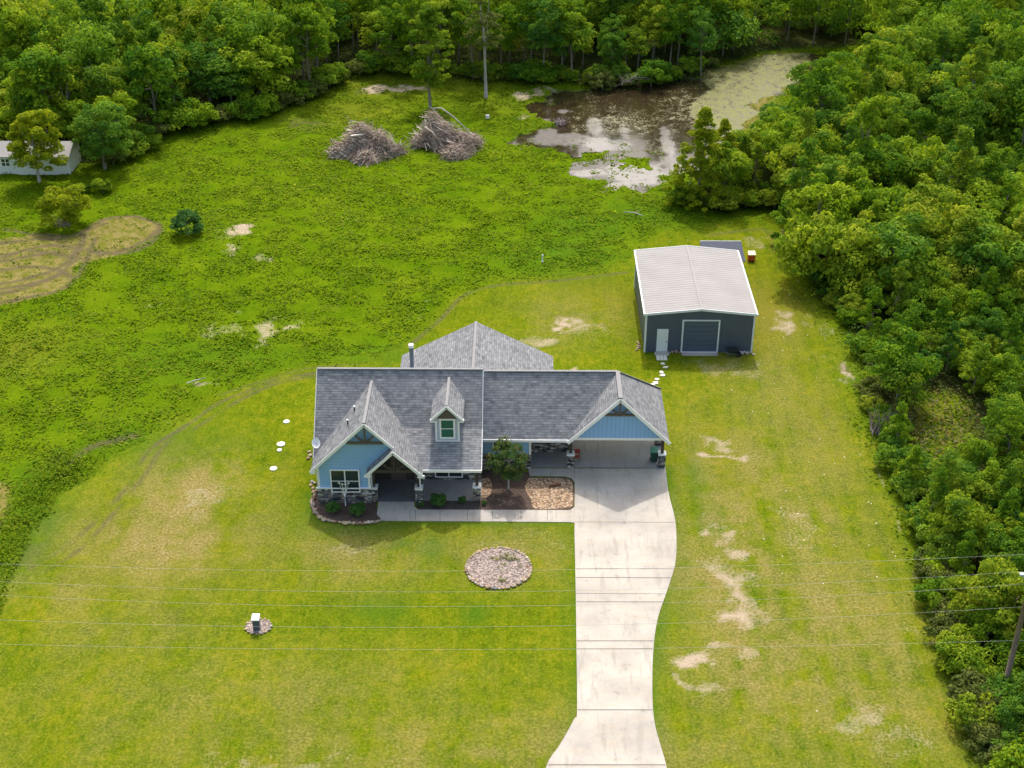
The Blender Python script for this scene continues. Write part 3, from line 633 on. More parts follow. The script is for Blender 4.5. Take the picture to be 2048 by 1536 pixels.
# windows
def window(x0, x1, y, z0, z1, cols, rows, gl=M_GLASS, tr=.09, par=house, lab=None):
    fr = MB(); fr.box(x0, x1, y - .05, y + .02, z0, z0 + tr); fr.box(x0, x1, y - .05, y + .02, z1 - tr, z1); fr.box(x0, x0 + tr, y - .05, y + .02, z0 + tr, z1 - tr); fr.box(x1 - tr, x1, y - .05, y + .02, z0 + tr, z1 - tr)
    for k in range(1, cols): xx = x0 + (x1 - x0) * k / cols; fr.box(xx - .04, xx + .04, y - .048, y + .02, z0 + tr, z1 - tr)
    for k in range(1, rows):
        zz = z0 + (z1 - z0) * k / rows
        for q in range(cols): fr.box(x0 + (x1 - x0) * q / cols + (tr if q == 0 else .04), x0 + (x1 - x0) * (q + 1) / cols - (tr if q == cols - 1 else .04), y - .046, y + .02, zz - .025, zz + .025)
    f = part(fr, 'window', M_WHITE, par, lab)
    g = MB()
    for q in range(cols):
        a = x0 + (x1 - x0) * q / cols + .05; c = x0 + (x1 - x0) * (q + 1) / cols - .05; g.box(a, c, y - .025, y + .015, z0 + .05, z1 - .05)
    part(g, 'pane', gl, f); return f
window(-13.22, -11.18, 77.44, .95, 2.86, 2, 2, lab='big white four-pane window')
window(-6.2, -4.2, 80.27, .28, 2.3, 2, 1)
# porch
b = MB(); b.box(-7.1, -2.85, 77.75, 80.3, -.05, .05); part(b, 'porch_floor', M_CONC2)
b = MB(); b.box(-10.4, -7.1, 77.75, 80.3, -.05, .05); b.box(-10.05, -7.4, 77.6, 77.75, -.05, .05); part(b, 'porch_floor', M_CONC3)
b = MB(); b.box(-10.5, -7.6, 80.3, 80.46, 0, 4.1); part(b, 'entry_wall', M_DARKW)
b = MB(); b.box(-9.35, -8.25, 80.24, 80.31, .05, 2.2); dr = part(b, 'door', M_BROWNW); b = MB(); b.tube([(-8.4, 80.18, 1.05), (-8.4, 80.18, 1.2)], .02, 6); part(b, 'handle', M_GALV, dr)
def column(x, y, ztop, name='column', wh=True):
    c = MB(); c.box(x - .25, x + .25, y - .25, y + .25, 0, 1.12); base = part(c, name, M_STONE)
    c = MB(); c.box(x - .29, x + .29, y - .29, y + .29, 1.12, 1.22); part(c, 'cap', M_WHITE, base)
    c = MB(); c.box(x - .1, x + .1, y - .1, y + .1, 1.22, ztop); part(c, 'post', M_DARKW, base)
    if wh: c = MB(); c.box(x - wh * .1 - .04, x - wh * .1 + .04, y - .13, y + .1, 1.22, ztop); part(c, 'post_trim', M_WHITE, base)
column(-10.3, 77.8, 3.1, wh=1); column(-7.15, 77.8, 2.9, wh=-1)
column(-3.12, 78.0, 2.85, wh=0)
column(3.52, 82.1, 2.8, wh=0); column(10.12, 82.15, 2.8, wh=0); column(10.12, 85.0, 2.75, wh=0); column(10.12, 88.0, 2.6, wh=0)
# east gable end of main block, wing walls
b = MB(); b.prism([(-2.95, 80.4, 2.7), (-2.95, 80.4, 4.25), (-2.95, 83.36, 7.2), (-2.95, 87.9, 2.7)], (-.15, 0, 0)); b.prism([(-14.1, 79.2, 2.9), (-14.1, 83.36, 7.2), (-14.1, 87.6, 2.9)], (.15, 0, 0)); part(b, 'gable_wall', M_BLUE)
b = MB(); b.box(-2.9, .62, 81.75, 81.9, 1.3, 2.75); b.box(.47, .62, 81.9, 83.9, 1.3, 2.75); b.box(-2.9, 3.3, 88.0, 88.15, 0, 2.7); part(b, 'wing_wall', M_BLUE)
b = MB(); b.box(-2.9, .66, 81.69, 81.9, 0, 1.28); b.box(.47, .66, 81.9, 83.9, 0, 1.28); b.box(.62, 3.4, 83.9, 84.1, 0, 2.75); b.box(3.2, 3.4, 84.1, 88.1, 0, 2.75); part(b, 'stone_base', M_STONE)
b = MB(); b.box(.5, .66, 81.68, 81.76, 1.3, 2.68); part(b, 'corner_trim', M_WHITE)
window(-2.1, -.9, 81.7, 1.55, 2.66, 1, 1)
b = MB(); b.box(.66, 3.5, 81.95, 83.9, -.05, .05); part(b, 'side_porch_floor', M_CONC2)
# carport gable face
b = MB(); b.prism([(3.5, 81.6, 2.86), (6.86, 81.6, 6.16), (10.22, 81.6, 2.86)][::-1], (0, .14, 0)); part(b, 'carport_gable', M_BATTEN)
b = MB(); b.box(3.4, 10.3, 81.55, 81.8, 2.66, 2.85); part(b, 'carport_beam', M_WHITE)
b = MB(); b.box(3.45, 10.3, 81.82, 88.2, 2.70, 2.76); part(b, 'carport_ceiling', M_WHITE)
# rear block walls
b = MB(); b.box(-9.0, -8.85, 87, 93.0, 0, 2.7); b.box(1.85, 2.0, 88, 93.0, 0, 2.7); b.prism([(-9.0, 93.0, 0), (2.0, 93.0, 0), (2.0, 93.0, 2.7), (-3.6, 93.0, 5.5), (-9.0, 93.0, 2.75)], (0, -.15, 0)); part(b, 'rear_wall', M_BLUE)
# dormer
b = MB(); b.box(-5.95, -4.37, 79.4, 82.0, 3.8, 5.84); b.prism([(-5.95, 79.42, 5.84), (-5.16, 79.42, 6.68), (-4.37, 79.42, 5.84)], (0, .1, 0)); dm = part(b, 'dormer', M_DORM, label='small front dormer with one sash window')
b = MB(); P1 = [(-5.16, 79.05, 7.0), (-5.16, 82.94, 7.0), (-6.28, 81.82, 5.88), (-6.28, 79.05, 5.88)]
b.prism(P1, (0, 0, -.1), 0, 1); b.prism([(-10.32 - x, y, z) for x, y, z in P1][::-1], (0, 0, -.1), 0, 1); dro = part(b, 'dormer_roof', [M_SH, M_WHITE], dm)
b = MB(); b.bar((-5.16, 79.1, 7.03), (-5.16, 82.9, 7.03), .18, .04); part(b, 'dormer_ridge_cap', M_CAP, dm)
b = MB(); rake(b, -6.30, 5.86, -5.16, 7.0, 79.02, .16); rake(b, -5.16, 7.0, -4.02, 5.86, 79.02, .16)
b.box(-6.32, -5.92, 79.01, 79.41, 5.70, 5.79); b.box(-4.40, -4.0, 79.01, 79.41, 5.70, 5.79)
b.box(-6.0, -5.87, 79.35, 79.47, 3.74, 5.78); b.box(-4.45, -4.32, 79.35, 79.47, 3.74, 5.78); b.box(-5.87, -4.45, 79.35, 79.41, 3.9, 4.0); part(b, 'dormer_trim', M_WHITE, dm)
b = MB(); b.prism([(-5.82, 79.27, 5.86), (-5.16, 79.27, 6.55), (-4.50, 79.27, 5.86)], (0, .06, 0)); part(b, 'dormer_truss', M_BROWNW, dm)
window(-5.70, -4.62, 79.35, 4.2, 5.82, 1, 2, M_GLASS_TEAL, .12, dm)
# flue, vents, dish
b = MB(); b.tube([(-7.95, 85.1, 5.3), (-7.95, 85.1, 8.2)], .15, 14); fl = part(b, 'flue_pipe', M_GALV)
b = MB(); b.tube([(-7.95, 85.1, 8.2), (-7.95, 85.1, 8.42)], .19, 14); part(b, 'flue_cap', M_WHITE, fl)
for x, y in ((-12.0, 79.2), (-11.65, 80.4)):
    z = x + 17.41; b = MB(); b.tube([(x, y, z - .1), (x, y, z + .32)], .05, 8); v_ = part(b, 'vent_pipe', M_BLACK); b = MB(); b.tube([(x, y, z + .32), (x, y, z + .4)], .07, 8); part(b, 'vent_cap', M_WHITE, v_)
dx, dy, dz = G(632, 886, 3.9)
b = MB(); nr = 5
dn = Vector((.25, -.75, .62)).normalized(); du = dn.cross(Vector((0, 0, 1))).normalized(); dv = du.cross(dn)
cc = Vector((dx, dy, dz)); rows = [[cc - dn * .08]]
for r in range(1, nr + 1):
    q = r / nr; rows.append([cc + du * (.30 * q * cos(t)) + dv * (.36 * q * sin(t)) + dn * (.09 * q * q - .08) for t in np.linspace(0, 2 * pi, 20, endpoint=False)])
for k in range(20): b.poly([rows[0][0], rows[1][k], rows[1][(k + 1) % 20]], 0, True)
for r in range(1, nr):
    for k in range(20): b.poly([rows[r][k], rows[r + 1][k], rows[r + 1][(k + 1) % 20], rows[r][(k + 1) % 20]], 0, True)
dsh = part(b, 'satellite_dish', M_WHITE)
b = MB(); b.tube([cc - dn * .05, (dx + .12, dy + .1, dz - .35)], .025, 6); b.tube([cc - dv * .3, cc + dn * .42 - dv * .1], .012, 6); part(b, 'dish_arm', M_GALV, dsh)

# ------------------------------------------------------------------ garage
gr = empty('garage', (14.6, 99, 0), 'charcoal metal garage with white ribbed roof and roll-up door', 'garage')
b = MB(); x0, x1, y0, y1 = 10.15, 19.0, 98.95, 110.7
b.prism([(x0, y0, 0), (x1, y0, 0), (x1, y0, 3.6), (14.6, y0, 4.0), (x0, y0, 3.6)], (0, .12, 0)); b.prism([(x0, y1, 0), (x1, y1, 0), (x1, y1, 3.6), (14.6, y1, 4.0), (x0, y1, 3.6)], (0, -.12, 0))
b.box(x0, x0 + .12, y0 + .12, y1 - .12, 0, 3.6); b.box(x1 - .12, x1, y0 + .12, y1 - .12, 0, 3.6); part(b, 'wall', M_CHAR, gr)
b = MB(); ys = []; pr = []
yy = 98.78; per = (110.85 - 98.78) / 30
for k in range(30):
    for d_, h_ in ((0, 0), (per - .2, 0), (per - .13, .028), (per - .06, .028)): ys.append(yy + k * per + d_); pr.append(h_)
ys.append(110.85); pr.append(0)
xe0, xe1 = 10.0, 19.15
for i in range(len(ys) - 1):
    for (xa, za, xb, zb) in ((xe0, 3.66, 14.6, 4.12), (14.6, 4.12, xe1, 3.66)):
        b.poly([(xa, ys[i], za + pr[i]), (xb, ys[i], zb + pr[i]), (xb, ys[i + 1], zb + pr[i + 1]), (xa, ys[i + 1], za + pr[i + 1])])
rf = part(b, 'roof', M_ROOFM, gr)
b = MB()
for xa, za, xb, zb in ((xe0, 3.62, 14.6, 4.08), (14.6, 4.08, xe1, 3.62)):
    b.bar((xa, 98.76, za), (xb, 98.76, zb), .06, .2); b.bar((xa, 110.87, za), (xb, 110.87, zb), .06, .16)
b.box(9.9, 10.02, 98.74, 110.9, 3.5, 3.68); b.box(19.13, 19.25, 98.74, 110.9, 3.5, 3.68); part(b, 'eave_trim', M_TRIMW, rf)
b = MB(); b.bar((14.6, 98.8, 4.17), (14.6, 110.8, 4.17), .16, .02); part(b, 'ridge_cap', M_ROOFM, rf)
for x, y in ((x0, y0), (x1, y0), (x0, y1), (x1, y1)):
    b = MB(); b.box(x - .07, x + .07, y - .05, y + .12, 0, 3.5); part(b, 'corner_trim', M_TRIMW, gr)
b = MB(); b.box(13.25, 16.1, 98.9, 98.94, .02, 2.95); rd = part(b, 'roll_up_door', M_ROLL, gr)
b = MB(); b.box(13.13, 13.25, 98.87, 98.96, 0, 3.07); b.box(16.1, 16.22, 98.87, 98.96, 0, 3.07); b.box(13.25, 16.1, 98.87, 98.96, 2.97, 3.07); b.box(13.25, 16.1, 98.86, 98.9, .02, .1); part(b, 'door_frame', M_TRIMW, rd)
b = MB(); b.box(11.1, 12.02, 98.88, 98.94, .1, 2.2); sdn = part(b, 'side_door', M_TRIMW, gr); b = MB(); b.box(11.88, 11.94, 98.82, 98.88, 1.0, 1.1); part(b, 'handle', M_BLACK, sdn)
b = MB(); b.box(10.95, 12.15, 98.3, 98.86, 0, .1); part(b, 'door_step', M_CONC, gr)
b = MB(); b.box(13.2, 16.2, 98.35, 98.86, 0, .04); part(b, 'threshold', M_CONC, gr)
# things by the garage
sh = empty('shed', (18.2, 113.6, 0), 'small low shed with grey metal roof behind the garage', 'shed')
b = MB(); b.box(16.6, 19.9, 112.3, 114.9, 0, 1.95); part(b, 'wall', M_CHAR, sh)
b = MB(); b.prism([(16.35, 112.0, 2.05), (20.15, 112.0, 2.05), (20.15, 115.2, 2.55), (16.35, 115.2, 2.55)], (0, 0, -.07)); part(b, 'roof', M_SHEDR, sh)
b = MB(); b.bar((16.35, 115.22, 2.53), (20.15, 115.22, 2.53), .05, .1); part(b, 'roof_edge_trim', M_TRIMW, sh)
ox, oy, _ = G(1502, 521)
o_ = empty('storage_box', (ox, oy, 0), 'bright orange box with a cream lid standing on grass right of the garage', 'box')
b = MB(); b.box(ox - .32, ox + .32, oy - .3, oy + .3, .1, .72); b.box(ox - .34, ox + .34, oy - .32, oy - .3, .35, .42); part(b, 'body', M_ORANGE, o_)
b = MB(); b.box(ox - .28, ox + .28, oy - .26, oy + .26, 0, .1); part(b, 'base', M_BLACK, o_)
b = MB(); b.prism([(ox - .36, oy - .34, .74), (ox + .36, oy - .34, .74), (ox + .34, oy + .34, .86), (ox - .34, oy + .34, .86)], (0, 0, -.06)); part(b, 'lid', M_CREAM, o_)
gx, gy, _ = G(1461, 703); gy = 98.25
o_ = empty('wheelbarrow', (gx, gy, 0), 'black wheelbarrow-like cart parked against the garage front wall', 'cart')
b = MB(); b.prism([(gx - .45, gy - .3, .72), (gx + .5, gy - .25, .72), (gx + .5, gy + .35, .72), (gx - .45, gy + .35, .72)], (0, 0, -.1)); b.prism([(gx - .3, gy - .18, .62), (gx + .3, gy - .15, .62), (gx + .3, gy + .25, .62), (gx - .3, gy + .25, .62)], (0, 0, -.28)); part(b, 'tray', M_BLACK, o_)
b = MB(); b.tube([(gx + .55, gy - .12, .2), (gx + .55, gy - .04, .2)], .2, 14); b.tube([(gx + .55, gy + .1, .2), (gx + .55, gy + .18, .2)], .2, 14); part(b, 'wheel', M_BLACK, o_)
b = MB()
for q in (-.22, .27): b.tube([(gx + .5, gy + q * .4, .25), (gx - .2, gy + q, .4), (gx - .85, gy + q, .6)], .022, 6); b.tube([(gx - .3, gy + q, .4), (gx - .35, gy + q, 0)], .02, 6)
part(b, 'handle', M_GALV, o_)
def rubble(px, py, n, rx, ry, label, mat, cat='rubble', s=.1, parent_name='brick_rubble'):
    X, Y, _ = G(px, py); b = MB()
    for k in range(n):
        x = X + rng.normal() * rx; y = Y + rng.normal() * ry; z = max(0, .18 * math.exp(-((x - X) / rx) ** 2) * rng.rand()); a = rng.uniform(0, 3.14); u_ = Vector((cos(a), sin(a), rng.uniform(-.3, .3)))
        b.bar(Vector((x, y, z + .05)) - u_ * s, Vector((x, y, z + .05)) + u_ * s, s * .9, s * .55)
    return tag(b.build(parent_name, mat), label, cat)
M_PALEC = plain('pale_rubble', (.55, .47, .43), .9, .35, 10)
rubble(1488, 707, 40, .38, .14, 'small heap of pale and reddish broken bricks at the right corner of the garage', M_PALEC)
rubble(1350, 706, 16, .35, .07, 'low scatter of reddish brick chips between the two garage doors', M_CHIP)
rubble(1275, 694, 10, .12, .3, 'few reddish bricks beside the left front corner of the garage', M_CHIP)
# stepping planks & stones from garage to carport
def flat(px, py, wx, wy, name, label, group, mat, rz=0, h=.06):
    X, Y, _ = G(px, py); b = MB(); pts = []
    for k, t in enumerate(np.linspace(0, 2 * pi, 10, endpoint=False)):
        r_ = 1 + .12 * rng.randn(); sx = abs(cos(t)) ** .6 * (1 if cos(t) > 0 else -1); sy = abs(sin(t)) ** .6 * (1 if sin(t) > 0 else -1)
        pts.append((X + (sx * cos(rz) - sy * sin(rz)) * wx / 2 * r_, Y + (sx * sin(rz) + sy * cos(rz)) * wy / 2 * r_, h))
    b.prism(pts, (0, 0, -h - .05)); return tag(b.build(name, mat), label, 'paving stone', group)
X, Y, _ = G(1323, 712)
b = MB(); [b.box(X - .45 + k * .3, X - .18 + k * .3, Y - .75, Y + .7, 0, .06) for k in range(3)]; tag(b.build('plank_mat', M_STONEP), 'short pale plank mat in front of the white garage side door', 'mat')
for i, (px, py, a, c_) in enumerate([(1326, 728, .36, .3), (1331, 735, .4, .25), (1323, 745, .36, .36), (1325, 751, .42, .32), (1314, 759, .32, .3), (1311, 766, .42, .38), (1305, 770, .45, .3)]):
    flat(px, py, a, c_, 'stepping_stone', 'pale stepping stone on grass between the garage door and the carport', 'stepping stones from garage to carport', M_STONEP, rng.uniform(-.4, .4))
# septic lids
for px, py, r_, lab in ((573, 844, .24, 'white round lid in the grass left of the house, farthest of four'), (562, 889, .3, 'white round lid in the side lawn, largest of four'), (559, 901, .18, 'small white lid just below the largest lid in the side lawn'), (547, 938, .26, 'white round lid in the side lawn, nearest the camera of four')):
    X, Y, _ = G(px, py); b = MB(); b.tube([(X, Y, -.05), (X, Y, .07)], r_, 16); b.tube([(X, Y, .07), (X, Y, .11)], [r_ * .7, r_ * .55], 12)
    tag(b.build('septic_lid', M_WHITE), lab, 'lid', 'white lids in the side lawn')
# lawn cabinet
X, Y, _ = G(514, 1260)
o_ = empty('utility_cabinet', (X, Y, 0), 'blue-grey upright cabinet with pale sloping top alone on the front lawn', 'cabinet')
b = MB(); b.box(X - .2, X + .2, Y - .14, Y + .2, 0, .92); part(b, 'body', M_BLUEGREY, o_)
b = MB(); b.prism([(X - .24, Y - .18, .93), (X + .24, Y - .18, .93), (X + .24, Y + .26, 1.1), (X - .24, Y + .26, 1.1)], (0, 0, -.06)); part(b, 'lid', M_WHITE, o_)
# trash bin
X, Y = 9.62, 82.75
o_ = empty('wheeled_bin', (X, Y, .06), 'dark green wheeled bin with teal lid beside the right carport column', 'trash bin')
b = MB(); lo = [(X - .22, Y - .22), (X + .22, Y - .22), (X + .22, Y + .2), (X - .22, Y + .2)]; hi = [(X - .29, Y - .3), (X + .29, Y - .3), (X + .29, Y + .28), (X - .29, Y + .28)]
b.poly([(x, y, .12) for x, y in lo]); b.poly([(x, y, 1.0) for x, y in hi])
for k in range(4): k2 = (k + 1) % 4; b.poly([lo[k] + (.12,), lo[k2] + (.12,), hi[k2] + (1.0,), hi[k] + (1.0,)])
part(b, 'body', M_GREENP, o_)
b = MB(); b.prism([(X - .31, Y - .34, 1.05), (X + .31, Y - .34, 1.05), (X + .31, Y + .3, 1.1), (X - .31, Y + .3, 1.1)], (0, 0, -.05)); part(b, 'lid', M_TEALL, o_)
for s in (-1, 1): b = MB(); b.tube([(X + s * .24, Y + .22, .16), (X + s * .29, Y + .22, .16)], .1, 12); part(b, 'wheel', M_BLACK, o_)
# red folded chair by left carport column
X, Y = 4.0, 82.7
o_ = empty('folding_chair', (X, Y, .06), 'small red and black folding chair behind the left carport column', 'chair')
b = MB(); b.box(X - .22, X + .22, Y - .2, Y + .2, .46, .5); part(b, 'seat', M_RED, o_)
b = MB(); b.box(X - .22, X + .22, Y + .2, Y + .24, .6, .98); part(b, 'backrest', M_RED, o_)
for sx in (-.2, .2):
    for ya, yb in ((-.2, .22), (.22, -.18)): b = MB(); b.tube([(X + sx, Y + ya, .06), (X + sx, Y + yb, .5 if yb < 0 else .62)], .014, 6); part(b, 'leg', M_BLACK, o_)
# board on the river rock
X, Y, _ = G(1110, 973); b = MB(); b.bar((X - .42, Y - .12, .14), (X + .42, Y + .1, .14), .2, .1); b.bar((X - .42, Y - .12, .2), (X - .3, Y - .1, .2), .22, .1)
tag(b.build('wood_block', M_RUST), 'dark rusty brown board lying on the tan river rock by the driveway', 'board')
# white ornamental stand in front of window
X, Y = -12.25, 77.1; o_ = empty('garden_ornament', (X, Y, 0), 'white branching garden stand in front of the big front window', 'garden ornament')
b = MB(); b.tube([(X, Y, 0), (X, Y, .9)], .035, 8); part(b, 'stem', M_WHITE, o_)
for s, q in ((-1, 1.0), (1, 1.0), (-1, .35), (1, .35)):
    b = MB(); tip = (X + s * .32 * q, Y, 1.95 - (.0 if q > .5 else .1)); b.tube([(X, Y, .75), (X + s * .1 * q, Y, 1.15), tip], [.028, .024, .02], 6); br_ = part(b, 'arm', M_WHITE, o_)
    b = MB(); b.tube([(tip[0] - .09, Y, tip[2]), (tip[0] + .09, Y, tip[2])], .03, 6); b.tube([(tip[0], Y, tip[2]), (tip[0], Y, tip[2] + .12)], [.04, .01], 6); part(b, 'finial', M_WHITE, br_)
b = MB(); b.tube([(X - .16, Y, 1.45), (X + .16, Y, 1.45)], .025, 6); part(b, 'crossbar', M_WHITE, o_)
# mobile home
mh = empty('mobile_home', (-56, 138.5, 0), 'white mobile home half hidden behind a yellow-green tree at the left edge', 'mobile home')
bx1 = -48.4; by0 = 136.5; by1 = 140.6
b = MB(); b.box(-66, bx1, by0, by1, .12, 2.25); b.prism([(bx1, by0, 2.25), (bx1, (by0 + by1) / 2, 3.05), (bx1, by1, 2.25)], (-.1, 0, 0)); part(b, 'wall', M_MOBW, mh)
b = MB(); b.box(-65.9, bx1 - .1, by0 + .1, by1 - .1, 0, .12); part(b, 'skirting', M_BLUEGREY, mh)
b = MB(); ym = (by0 + by1) / 2
b.prism([(-66.2, by0 - .25, 2.22), (bx1 + .25, by0 - .25, 2.22), (bx1 + .25, ym, 3.15), (-66.2, ym, 3.15)], (0, 0, -.1)); b.prism([(-66.2, ym, 3.15), (bx1 + .25, ym, 3.15), (bx1 + .25, by1 + .25, 2.22), (-66.2, by1 + .25, 2.22)], (0, 0, -.1)); part(b, 'roof', M_ROOFM, mh)
b = MB(); b.box(bx1 - .06, bx1 + .05, by0 - .05, by0 + .07, .1, 2.2); b.box(bx1 - .06, bx1 + .05, by1 - .07, by1 + .05, .1, 2.2); part(b, 'corner_trim', M_WHITE, mh)
for xx in (-55.6, -52.6): window(xx, xx + 1.0, by0 - .03, 1.05, 2.0, 2, 2, par=mh)
b = MB(); b.box(-58.4, -57.5, by0 - .06, by0 - .005, .15, 2.1); part(b, 'door', M_WHITE, mh)

# ------------------------------------------------------------------ pole and lines
X, Y, _ = G(2003, 1398)
up = empty('utility_pole', (X, Y, 0), 'brown wooden utility pole standing in the right-hand thicket with a pale bracket', 'utility pole')
b = MB(); b.tube([(X, Y, 0), (X, Y, 9.2)], [.17, .12], 12); part(b, 'pole', M_POLE, up)
b = MB(); b.tube([(X, Y, 7.6), (X - .1, Y, 8.4), (X - .55, Y, 9.15)], [.07, .07, .06], 8); b.box(X - .7, X - .4, Y - .08, Y + .08, 9.1, 9.22); part(b, 'bracket', M_TRIMW, up)
for i, (zz, z1, z2, lab) in enumerate([(10.6, 9.15, 9.5, 'highest of the five overhead wires'), (9.2, 7.5, 8.05, 'second overhead wire from the top'), (8.75, 6.88, 7.5, 'middle one of the five overhead wires'), (6.9, 5.13, 5.5, 'fourth overhead wire from the top'), (4.45, 3.5, 3.7, 'lowest of the five overhead wires')]):
    # sag: from the pole down to z1 at x=-11, then up to the next pole far left
    A = np.array([[X, zz], [-11, z1], [-28.5, z2]]); cf = np.polyfit(A[:, 0], A[:, 1], 2)
    b = MB(); xs = np.linspace(-50, X, 40); b.tube([(x, Y + (0, .25, -.25, 0, 0)[i], np.polyval(cf, x)) for x in xs], .0065, 5); b.tube([(X, Y, np.polyval(cf, X)), (X + 30, Y, np.polyval(cf, X) - .6)], .0065, 5)
    tag(b.build('power_line', M_WIRE), lab + ' crossing the front lawn', 'wire', 'overhead wires over the front lawn')
# ------------------------------------------------------------------ trees
def leaves(cent, rad, n, size, r, flat=.75, up=.35):
    """leaf quads scattered over clump shells -> verts (4N,3), tint (4N)"""
    C = len(cent); k = r.randint(0, C, n)
    d = r.normal(size=(n, 3)); d[:, 2] = np.abs(d[:, 2]) * .9 - .25 * (r.rand(n) < .45); d /= np.linalg.norm(d, axis=1)[:, None]
    rr = rad[k] * (r.uniform(.45, 1.0, n) ** .6)
    p = cent[k] + d * rr[:, None] * np.array([1, 1, flat])
    nrm = d + r.normal(size=(n, 3)) * .55 + np.array([0, 0, up]); nrm /= np.linalg.norm(nrm, axis=1)[:, None]
    a = np.cross(nrm, r.normal(size=(n, 3))); a /= np.linalg.norm(a, axis=1)[:, None]; b_ = np.cross(nrm, a)
    s = size * r.uniform(.6, 1.3, n)[:, None]
    v = np.stack([p - a * s * .5, p - b_ * s * .33, p + a * s * .5, p + b_ * s * .33], 1).reshape(-1, 3)
    ct = r.uniform(0, 1, C)
    t = np.clip(.5 * ct[k] + .5 * r.rand(n), 0, 1)
    return v, np.repeat(t, 4)
def crown_pts(r, R, Hc, zb, ncl, shape='round'):
    out = []
    lob = r.normal(size=(6, 3)); lob[:, 2] = np.abs(lob[:, 2]) * .5; lob /= np.linalg.norm(lob, axis=1)[:, None]; la = r.uniform(.0, .5, 6)
    while len(out) < ncl:
        d = r.normal(size=3); d /= np.linalg.norm(d)
        if d[2] < -.62: continue
        q = r.uniform(.25, 1) ** .45
        amp = .72 + max(0, max((d @ lob[i]) * la[i] for i in range(6)))
        if shape == 'cone':
            h = r.rand() ** 1.25; rr = R * (1 - h) ** .85 * (.2 + .8 * r.rand() ** .6); t = r.uniform(0, 6.283); out.append((rr * cos(t), rr * sin(t), zb + h * Hc)); continue
        if shape == 'column':
            h = r.rand(); rr = R * (.35 + .65 * sin(pi * min(1, h * .85 + .12))) * r.uniform(.2, 1); t = r.uniform(0, 6.283); out.append((rr * cos(t), rr * sin(t), zb + h * Hc)); continue
        out.append((d[0] * R * q * amp, d[1] * R * q * amp, zb + Hc * .46 + d[2] * Hc * .54 * q * amp))
    return np.array(out)
def crown_mesh(seed, R, Hc, zb, ncl, nl, size, rc, mat, shape='round', flat=.75):
    r = np.random.RandomState(seed); c = crown_pts(r, R, Hc, zb, ncl, shape)
    rad = rc * r.uniform(.65, 1.25, len(c)); v, t = leaves(c, rad, nl, size, r, flat)
    q = np.arange(len(v)).reshape(-1, 4)
    return npmesh('crown', v, q, dict(tint=t), [mat]), c, v, t
def trunk_mb(seed, h, r0, targets, mat, nlimb=6, lean=.0):
    r = np.random.RandomState(seed); b = MB(); top = Vector((lean * h, r.uniform(-.05, .05) * h, h))
    mid = Vector((lean * h * .3 + r.uniform(-.06, .06) * h, r.uniform(-.04, .04) * h, h * .5))
    b.tube([(0, 0, -.15), (mid * .4)[:], mid, top], [r0 * 1.25, r0, r0 * .75, r0 * .3], 7)
    if len(targets):
        for k in r.choice(len(targets), min(nlimb, len(targets)), False):
            tg = Vector(targets[k]); f = r.uniform(.35, .8); s = mid.lerp(top, f) if f > .5 else Vector((0, 0, 0)).lerp(mid, f * 2)
            m_ = s.lerp(tg, .5) + Vector((0, 0, .12 * h * r.rand())); b.tube([s, m_, tg], [r0 * .4, r0 * .28, r0 * .1], 5, caps=False)
    return b.mesh('trunk', mat)
PROTO = {}
def proto(key, seed, R, Hc, zb, ncl, nl, size, rc, mat, tm, r0, shape='round', lean=0, flat=.75):
    cm, c, v, t = crown_mesh(seed, R, Hc, zb, ncl, nl, size, rc, mat, shape, flat)
    tr = trunk_mb(seed + 1, zb + Hc * .6, r0, c, tm, 6, lean)
    PROTO[key] = (cm, tr, v, t, R, zb + Hc)
for i, (R_s, H_s, sh_) in enumerate(((1.1, 4.6, 'column'), (1.9, 4.3, 'cone'), (2.3, 2.1, 'round'))):
    proto(('near', 4 + i), 230 + i, R_s, H_s, .3, 50, 4600, (.15, .17, .24)[i], (.34, .36, .7)[i], M_LEAF, M_BARK, .08, sh_)
    proto(('mid', 4 + i), 240 + i, R_s * 1.25, H_s * 1.4, .4, 56, 4600, (.20, .21, .30)[i], (.42, .46, .85)[i], M_LEAF, M_BARK, .11, sh_)
    proto(('far', 4 + i), 250 + i, R_s * 1.7, H_s * 1.9, .5, 56, 3800, (.30, .31, .42)[i], (.60, .66, 1.1)[i], M_LEAF, M_BARK, .15, sh_)
for i in range(4): proto(('near', i), 100 + i, 1.75, 3.2, .5, 38, 5200, .19, .62, M_LEAF, M_BARK, .09)
for i in range(4): proto(('mid', i), 120 + i, 2.25, 4.7, .7, 40, 4600, .26, .78, M_LEAF, M_BARK, .13)
for i in range(4): proto(('far', i), 140 + i, 2.9, 7.2, .8, 40, 3800, .36, 1.05, M_LEAF, M_BARK, .17)
for i in range(3): proto(('edge', i), 160 + i, 2.4, 8.6, 2.0, 52, 4600, .30, .80, M_LEAF, M_BARK, .11, lean=.08 * (i - 1))
for i in range(2): proto(('scrub', i), 180 + i, 1.5, 1.6, .1, 34, 2400, .20, .45, M_LEAF_B, M_BARK, .05)
rngt = np.random.RandomState(3)
def place(key, x, y, s, label, cat='tree', group=None, name='broadleaf_tree', sz=1.0, z=None, tint=None):
    cm, tr = PROTO[key][:2]
    o = empty(name, (x, y, float(gz(x, y)) if z is None else z), label, cat, group, rngt.uniform(0, 6.28)); o.scale = (s, s, s * sz)
    c_ = link(cm, 'crown', o); c_.color = (rngt.rand() if tint is None else tint, rngt.rand(), 0, 1); link(tr, 'trunk', o); return o
